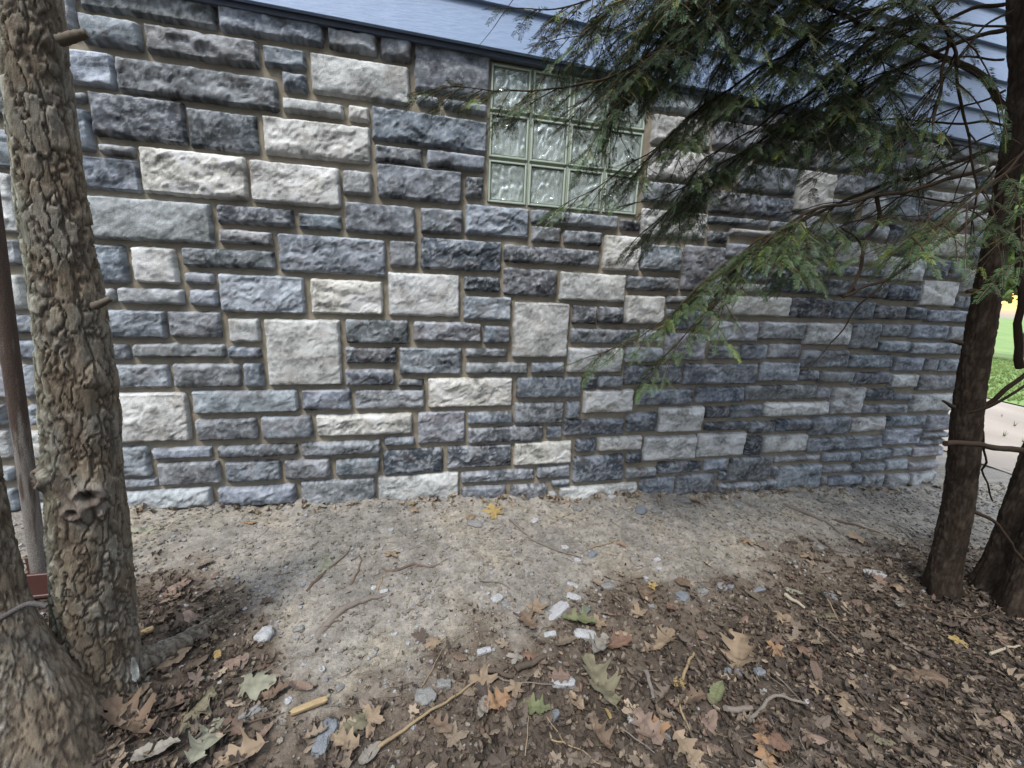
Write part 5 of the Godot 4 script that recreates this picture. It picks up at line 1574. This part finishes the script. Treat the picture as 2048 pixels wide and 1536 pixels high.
func build_left_details(left: Node3D, at: Vector3) -> void:
	var dark := tone(.075, .055, .042); var pale := tone(.19, .165, .145)
	stub(left, "branch_stub", [Vector3(-0.664, 0.431, -1.150), Vector3(-0.633, 0.438, -1.140), Vector3(-0.612, 0.446, -1.140)], 0.011, 0.007, tone(.13, .11, .09), at)
	stub(left, "branch_stub", [Vector3(-0.670, -0.083, -1.130), Vector3(-0.647, -0.073, -1.120), Vector3(-0.633, -0.065, -1.120)], 0.010, 0.005, tone(.13, .11, .09), at)
	var acc := Acc.new()
	acc.put(leaf_mesh("oval", 0.078, tone(.27, .275, .25), 0.952), Transform3D(Basis(Vector3.UP, 0.6) * Basis(Vector3.RIGHT, PI / 2.0) * Basis.from_scale(Vector3(0.5, 1, 1)), Vector3(-0.697, -0.994, -1.090) - at))
	obj("bark_flake", acc.mesh(), mats.leaf, left)

func shade_canopy(tree: Node3D) -> void:        # unseen crown limbs, added above the view to shade the ground
	var r := RandomNumberGenerator.new()
	r.seed = 77
	for k in 30:
		var a := -0.9 + k * 0.39
		var h := 1.28 + 0.05 * k
		var s := Vector3(2.62, h, -1.18)
		var ln := 1.8 + 0.4 * sin(k * 2.0)
		var d := Vector3(cos(a), 0.0, sin(a))
		if d.z < -0.15:                      # cut short on this side to keep the wall lighter
			ln *= 0.35
		branch(tree, [s, s + d * ln * 0.35 + Vector3(0, 0.08, 0), s + d * ln * 0.7 + Vector3(0, 0.06, 0), s + d * ln + Vector3(0, -0.02, 0)], 0.014, 0.003, 1.6, 0.06)

func shade_limbs(tree: Node3D) -> void:   # unseen low limbs, added above the frame to deepen the shade
	for k in 16:
		var a := 0.25 + k * 0.17
		var h := 1.45 + 0.12 * (k % 5)
		var s := Vector3(2.62, h, -1.15)
		var ln := 1.9 + 0.35 * sin(k * 1.7)
		var d := Vector3(cos(a), 0.0, sin(a))
		branch(tree, [s, s + d * ln * 0.35 + Vector3(0, 0.08, 0), s + d * ln * 0.7 + Vector3(0, 0.10, 0), s + d * ln + Vector3(0, 0.06, 0)], 0.015, 0.003, 1.9, 0.05)

func steel_post(v: Array, radii: Array) -> void:      # a rusty steel post standing in a red forked foot
	var base: Vector3 = v[-1]
	base.y = ground_y(base.x, base.z)
	var t := thing("steel_post", "rusty round steel post with a red forked foot, behind the left trunk", "post", base)
	var pts := PackedVector3Array()
	for q in v: pts.append(q - base)
	pts[pts.size() - 1].y = 0.03
	pts.reverse()
	var rad: float = radii[2]
	var nv := 120; var sides := 36
	var p := PackedVector3Array(); var c := PackedColorArray()
	for j in nv:
		var f := float(j) / (nv - 1) * (pts.size() - 1)
		var k := mini(int(f), pts.size() - 2)
		var q := pts[k].lerp(pts[k + 1], f - k)
		for i in sides:
			var a := TAU * i / sides
			p.append(q + Vector3(cos(a), 0, -sin(a)) * rad * 0.92)
			var rust := smoothstep(-0.25, 0.35, noise_b.get_noise_3d(cos(a) * 1.2, q.y * 5.0, sin(a) * 1.2) + (q.y - 0.42) * 1.4)
			c.append(tone(.26, .235, .21).lerp(tone(.085, .055, .04), rust) * (1.0 + 0.3 * noise_b.get_noise_3d(cos(a) * 3.0, q.y * 30.0, sin(a) * 3.0)))
	obj("tube", skin(p, c, sides, nv, true), mats.rust, t)
	var red := tone(.085, .032, .027)
	var foot := Acc.new()
	foot.box(Vector3(0, 0.035, 0), Vector3(0.15, 0.012, 0.13), red, 0.002)
	foot.box(Vector3(-0.045, 0.075, 0.055), Vector3(0.035, 0.085, 0.010), red, 0.002)
	foot.box(Vector3(0.030, 0.075, 0.055), Vector3(0.085, 0.085, 0.010), red, 0.002)
	foot.box(Vector3(-0.005, 0.098, 0.0552), Vector3(0.05, 0.038, 0.0102), red, 0.002)
	foot.box(Vector3(0.0, 0.078, -0.055), Vector3(0.14, 0.08, 0.010), red, 0.002)
	obj("forked_foot", foot.mesh(), mats.paint, t)
	var wire := Acc.new()
	var w := spline([Vector3(-0.919, -0.780, -1.000), Vector3(-0.861, -0.743, -1.000), Vector3(-0.832, -0.725, -1.000), Vector3(-0.804, -0.713, -1.000), Vector3(-0.775, -0.723, -1.000)], 6)
	wire.tube(w, 0.006, 0.006, 8, tone(.10, .09, .085), 0.1)
	var o := obj("cable", wire.mesh(), mats.rust)
	tag(o, "grey cable looped round the cut stem at the far left edge", "cable")

func scatter() -> void:
	var r := RandomNumberGenerator.new()
	r.seed = 301
	var forms: Array[Mesh] = []
	for k in 3: forms.append(crumb_mesh(k))
	var browns: Array[Color] = [tone(.085, .066, .050), tone(.125, .098, .074), tone(.17, .135, .10), tone(.060, .046, .037), tone(.24, .19, .14), tone(.14, .112, .09), tone(.10, .078, .065), tone(.15, .105, .08)]
	var xf := [[], [], []]; var tint := [PackedColorArray(), PackedColorArray(), PackedColorArray()]
	for k in 64000:
		var x := r.randf_range(-1.7, 4.4); var z := r.randf_range(-2.12, -0.15)
		var l := litter(x, z)
		if r.randf() > l * 0.85 + 0.030:
			continue
		var s := r.randf_range(0.008, 0.030) * (0.55 + 0.8 * r.randf() * l)
		var b := Basis.from_euler(Vector3(r.randfn() * 0.45, r.randf() * TAU, r.randfn() * 0.45)).scaled(Vector3(s * r.randf_range(0.6, 1.0), s, s))
		var q := r.randi() % 3
		xf[q].append(Transform3D(b, Vector3(x, ground_y(x, z) + l * r.randf_range(0.002, 0.018), z)))
		tint[q].append(browns[r.randi() % browns.size()] * r.randf_range(0.38, 1.05))
	for kind in 5:                           # whole leaves of the mat, matted and half buried
		var form := leaf_mesh(["oak", "oval", "maple", "oak", "oval"][kind], 1.0, Color(0.9, 0.9, 0.9), 3.7 * kind + 1.0)
		var lx := []; var lt := PackedColorArray()
		for k in 900:
			var x := r.randf_range(-1.6, 4.2); var z := r.randf_range(-2.0, -0.2)
			var l := litter(x, z)
			if r.randf() > 0.55 * l:
				continue
			var s := r.randf_range(0.035, 0.085)
			var b := Basis.from_euler(Vector3(r.randfn() * 0.28, r.randf() * TAU, r.randfn() * 0.28)) * Basis.from_scale(Vector3(s, s * r.randf_range(0.5, 1.8), s))
			lx.append(Transform3D(b, Vector3(x, ground_y(x, z) + 0.006 + l * r.randf_range(0.0, 0.014), z)))
			lt.append(browns[r.randi() % browns.size()] * r.randf_range(0.55, 1.15))
		many("leaf_mat", form, mats.leaf, lx, lt)
	for k in 420:                            # what has drifted and splashed against the foot of the wall
		var x := r.randf_range(-1.6, 3.85)
		var z := -2.165 + absf(r.randfn()) * 0.035
		if noise_b.get_noise_2d(x * 4.0, 3.0) < r.randf_range(-0.5, 0.3):
			continue
		var s := r.randf_range(0.012, 0.045)
		var q := r.randi() % 3
		xf[q].append(Transform3D(Basis.from_euler(Vector3(r.randfn() * 0.6, r.randf() * TAU, r.randfn() * 0.6)).scaled(Vector3(s * 0.8, s, s)), Vector3(x, ground_y(x, z) + 0.006, z)))
		tint[q].append(browns[r.randi() % browns.size()].lerp(tone(.26, .21, .15), r.randf()) * r.randf_range(0.7, 1.3))
	for q in 3:
		many("leaf_litter", forms[q], mats.leaf, xf[q], tint[q])
	var pebbles := [[], [], []]; var ptint := [PackedColorArray(), PackedColorArray(), PackedColorArray()]
	var pf := [rock_mesh(1, 0.8, 0.6, Color.WHITE, 3.0, 0.4), rock_mesh(1, 0.7, 0.5, Color.WHITE, 8.0, 0.7), rock_mesh(1, 0.9, 0.7, Color.WHITE, 15.0, 0.2)]
	for k in 60000:
		var x := r.randf_range(-1.7, 4.6); var z := r.randf_range(-2.18, -0.2)
		var l := litter(x, z)
		if r.randf() > 1.0 - 0.8 * l or noise_b.get_noise_2d(x * 3.0 + 9.0, z * 3.0) < r.randf_range(-0.6, 0.15):
			continue
		var s := 0.003 + 0.015 * pow(r.randf(), 4.0)
		var q := r.randi() % 3
		pebbles[q].append(Transform3D(Basis.from_euler(Vector3(r.randf() * 0.6, r.randf() * TAU, r.randf() * 0.6)).scaled(Vector3.ONE * s), Vector3(x, ground_y(x, z) + s * 0.12, z)))
		var g := r.randf_range(0.7, 1.15)
		ptint[q].append((tone(.23, .205, .17) if r.randf() < 0.8 else tone(.31, .312, .32)) * g)
	for q in 3:
		many("gravel", pf[q], mats.stone, pebbles[q], ptint[q])
	var stem := Acc.new()
	var w := PackedVector3Array()
	for k in 5: w.append(Vector3(0.04 * sin(k * 1.5), 0.02 * sin(k * 2.3), k * 0.25 - 0.5))
	stem.tube(w, 0.016, 0.009, 5, Color.WHITE, 0.2)
	var sx := []; var st := PackedColorArray()
	for k in 16000:
		var x := r.randf_range(-1.7, 4.4); var z := r.randf_range(-2.15, -0.2)
		var l := litter(x, z)
		if r.randf() > 0.16 + 0.4 * l:
			continue
		var s := 0.012 + 0.09 * pow(r.randf(), 3.5)
		var b := Basis.from_euler(Vector3(r.randfn() * 0.12, r.randf() * TAU, 0)) * Basis.from_scale(Vector3(s * 0.6 + 0.012, s, s))
		sx.append(Transform3D(b, Vector3(x, ground_y(x, z) + 0.003 + l * r.randf_range(0.004, 0.020), z)))
		st.append([tone(.14, .105, .075), tone(.25, .20, .14), tone(.19, .165, .14), tone(.09, .065, .05)][r.randi() % 4])
	many("twig_litter", stem.mesh(), mats.twig, sx, st)
	# pale splinters of split wood
	for q in [[620, -0.287, -1.065, 0.095, 12.0, "yellow splinter of split wood in the leaf litter, front left"], [290, -0.838, -1.379, 0.05, 24.0, "short pale wood splinter beside the left tree trunk"]]:
		var o := obj("wood_splinter", rock_mesh(q[3], 0.017, 0.013, tone(.36, .27, .155), q[3] * 100.0, 0.95), mats.twig)
		tag(o, q[5], "wood splinter")
		o.position = Vector3(q[1], ground_y(q[1], q[2]) + 0.014, q[2])
		o.rotation = Vector3(0.1, deg_to_rad(q[4]), 0.06)

func grass_tufts() -> void:
	var r := RandomNumberGenerator.new()
	r.seed = 12
	var tuft := Acc.new()
	for k in 9:
		var a := r.randf() * TAU
		var d := Vector3(cos(a), 0, sin(a))
		var s := d.cross(Vector3.UP) * 0.05
		var p0 := d * 0.12 * r.randf()
		var tip := p0 + d * r.randf_range(0.1, 0.5) + Vector3(0, r.randf_range(0.5, 1.0), 0)
		tuft.tri(p0 - s, tip, p0 + s, Color.WHITE * r.randf_range(0.8, 1.2))
	var xf := []; var tint := PackedColorArray()
	for k in 26000:
		var x := 6.0 + 26.0 * pow(r.randf(), 1.6); var z := -1.5 - r.randf() * (x * 0.62)
		var on := smoothstep(9.2, 10.4, x + noise_b.get_noise_2d(x * 0.7, z * 0.7) * 2.5)
		if r.randf() > on + 0.012:
			continue
		var s := r.randf_range(0.05, 0.11)
		xf.append(Transform3D(Basis(Vector3.UP, r.randf() * TAU).scaled(Vector3(s, s, s)), Vector3(x, ground_flat(x, z) + 0.03, z)))
		tint.append(tone(.10, .17, .045).lerp(tone(.20, .22, .08), r.randf() * 0.7) * r.randf_range(0.7, 1.2))
	many("grass", tuft.mesh(), mats.grass, xf, tint)
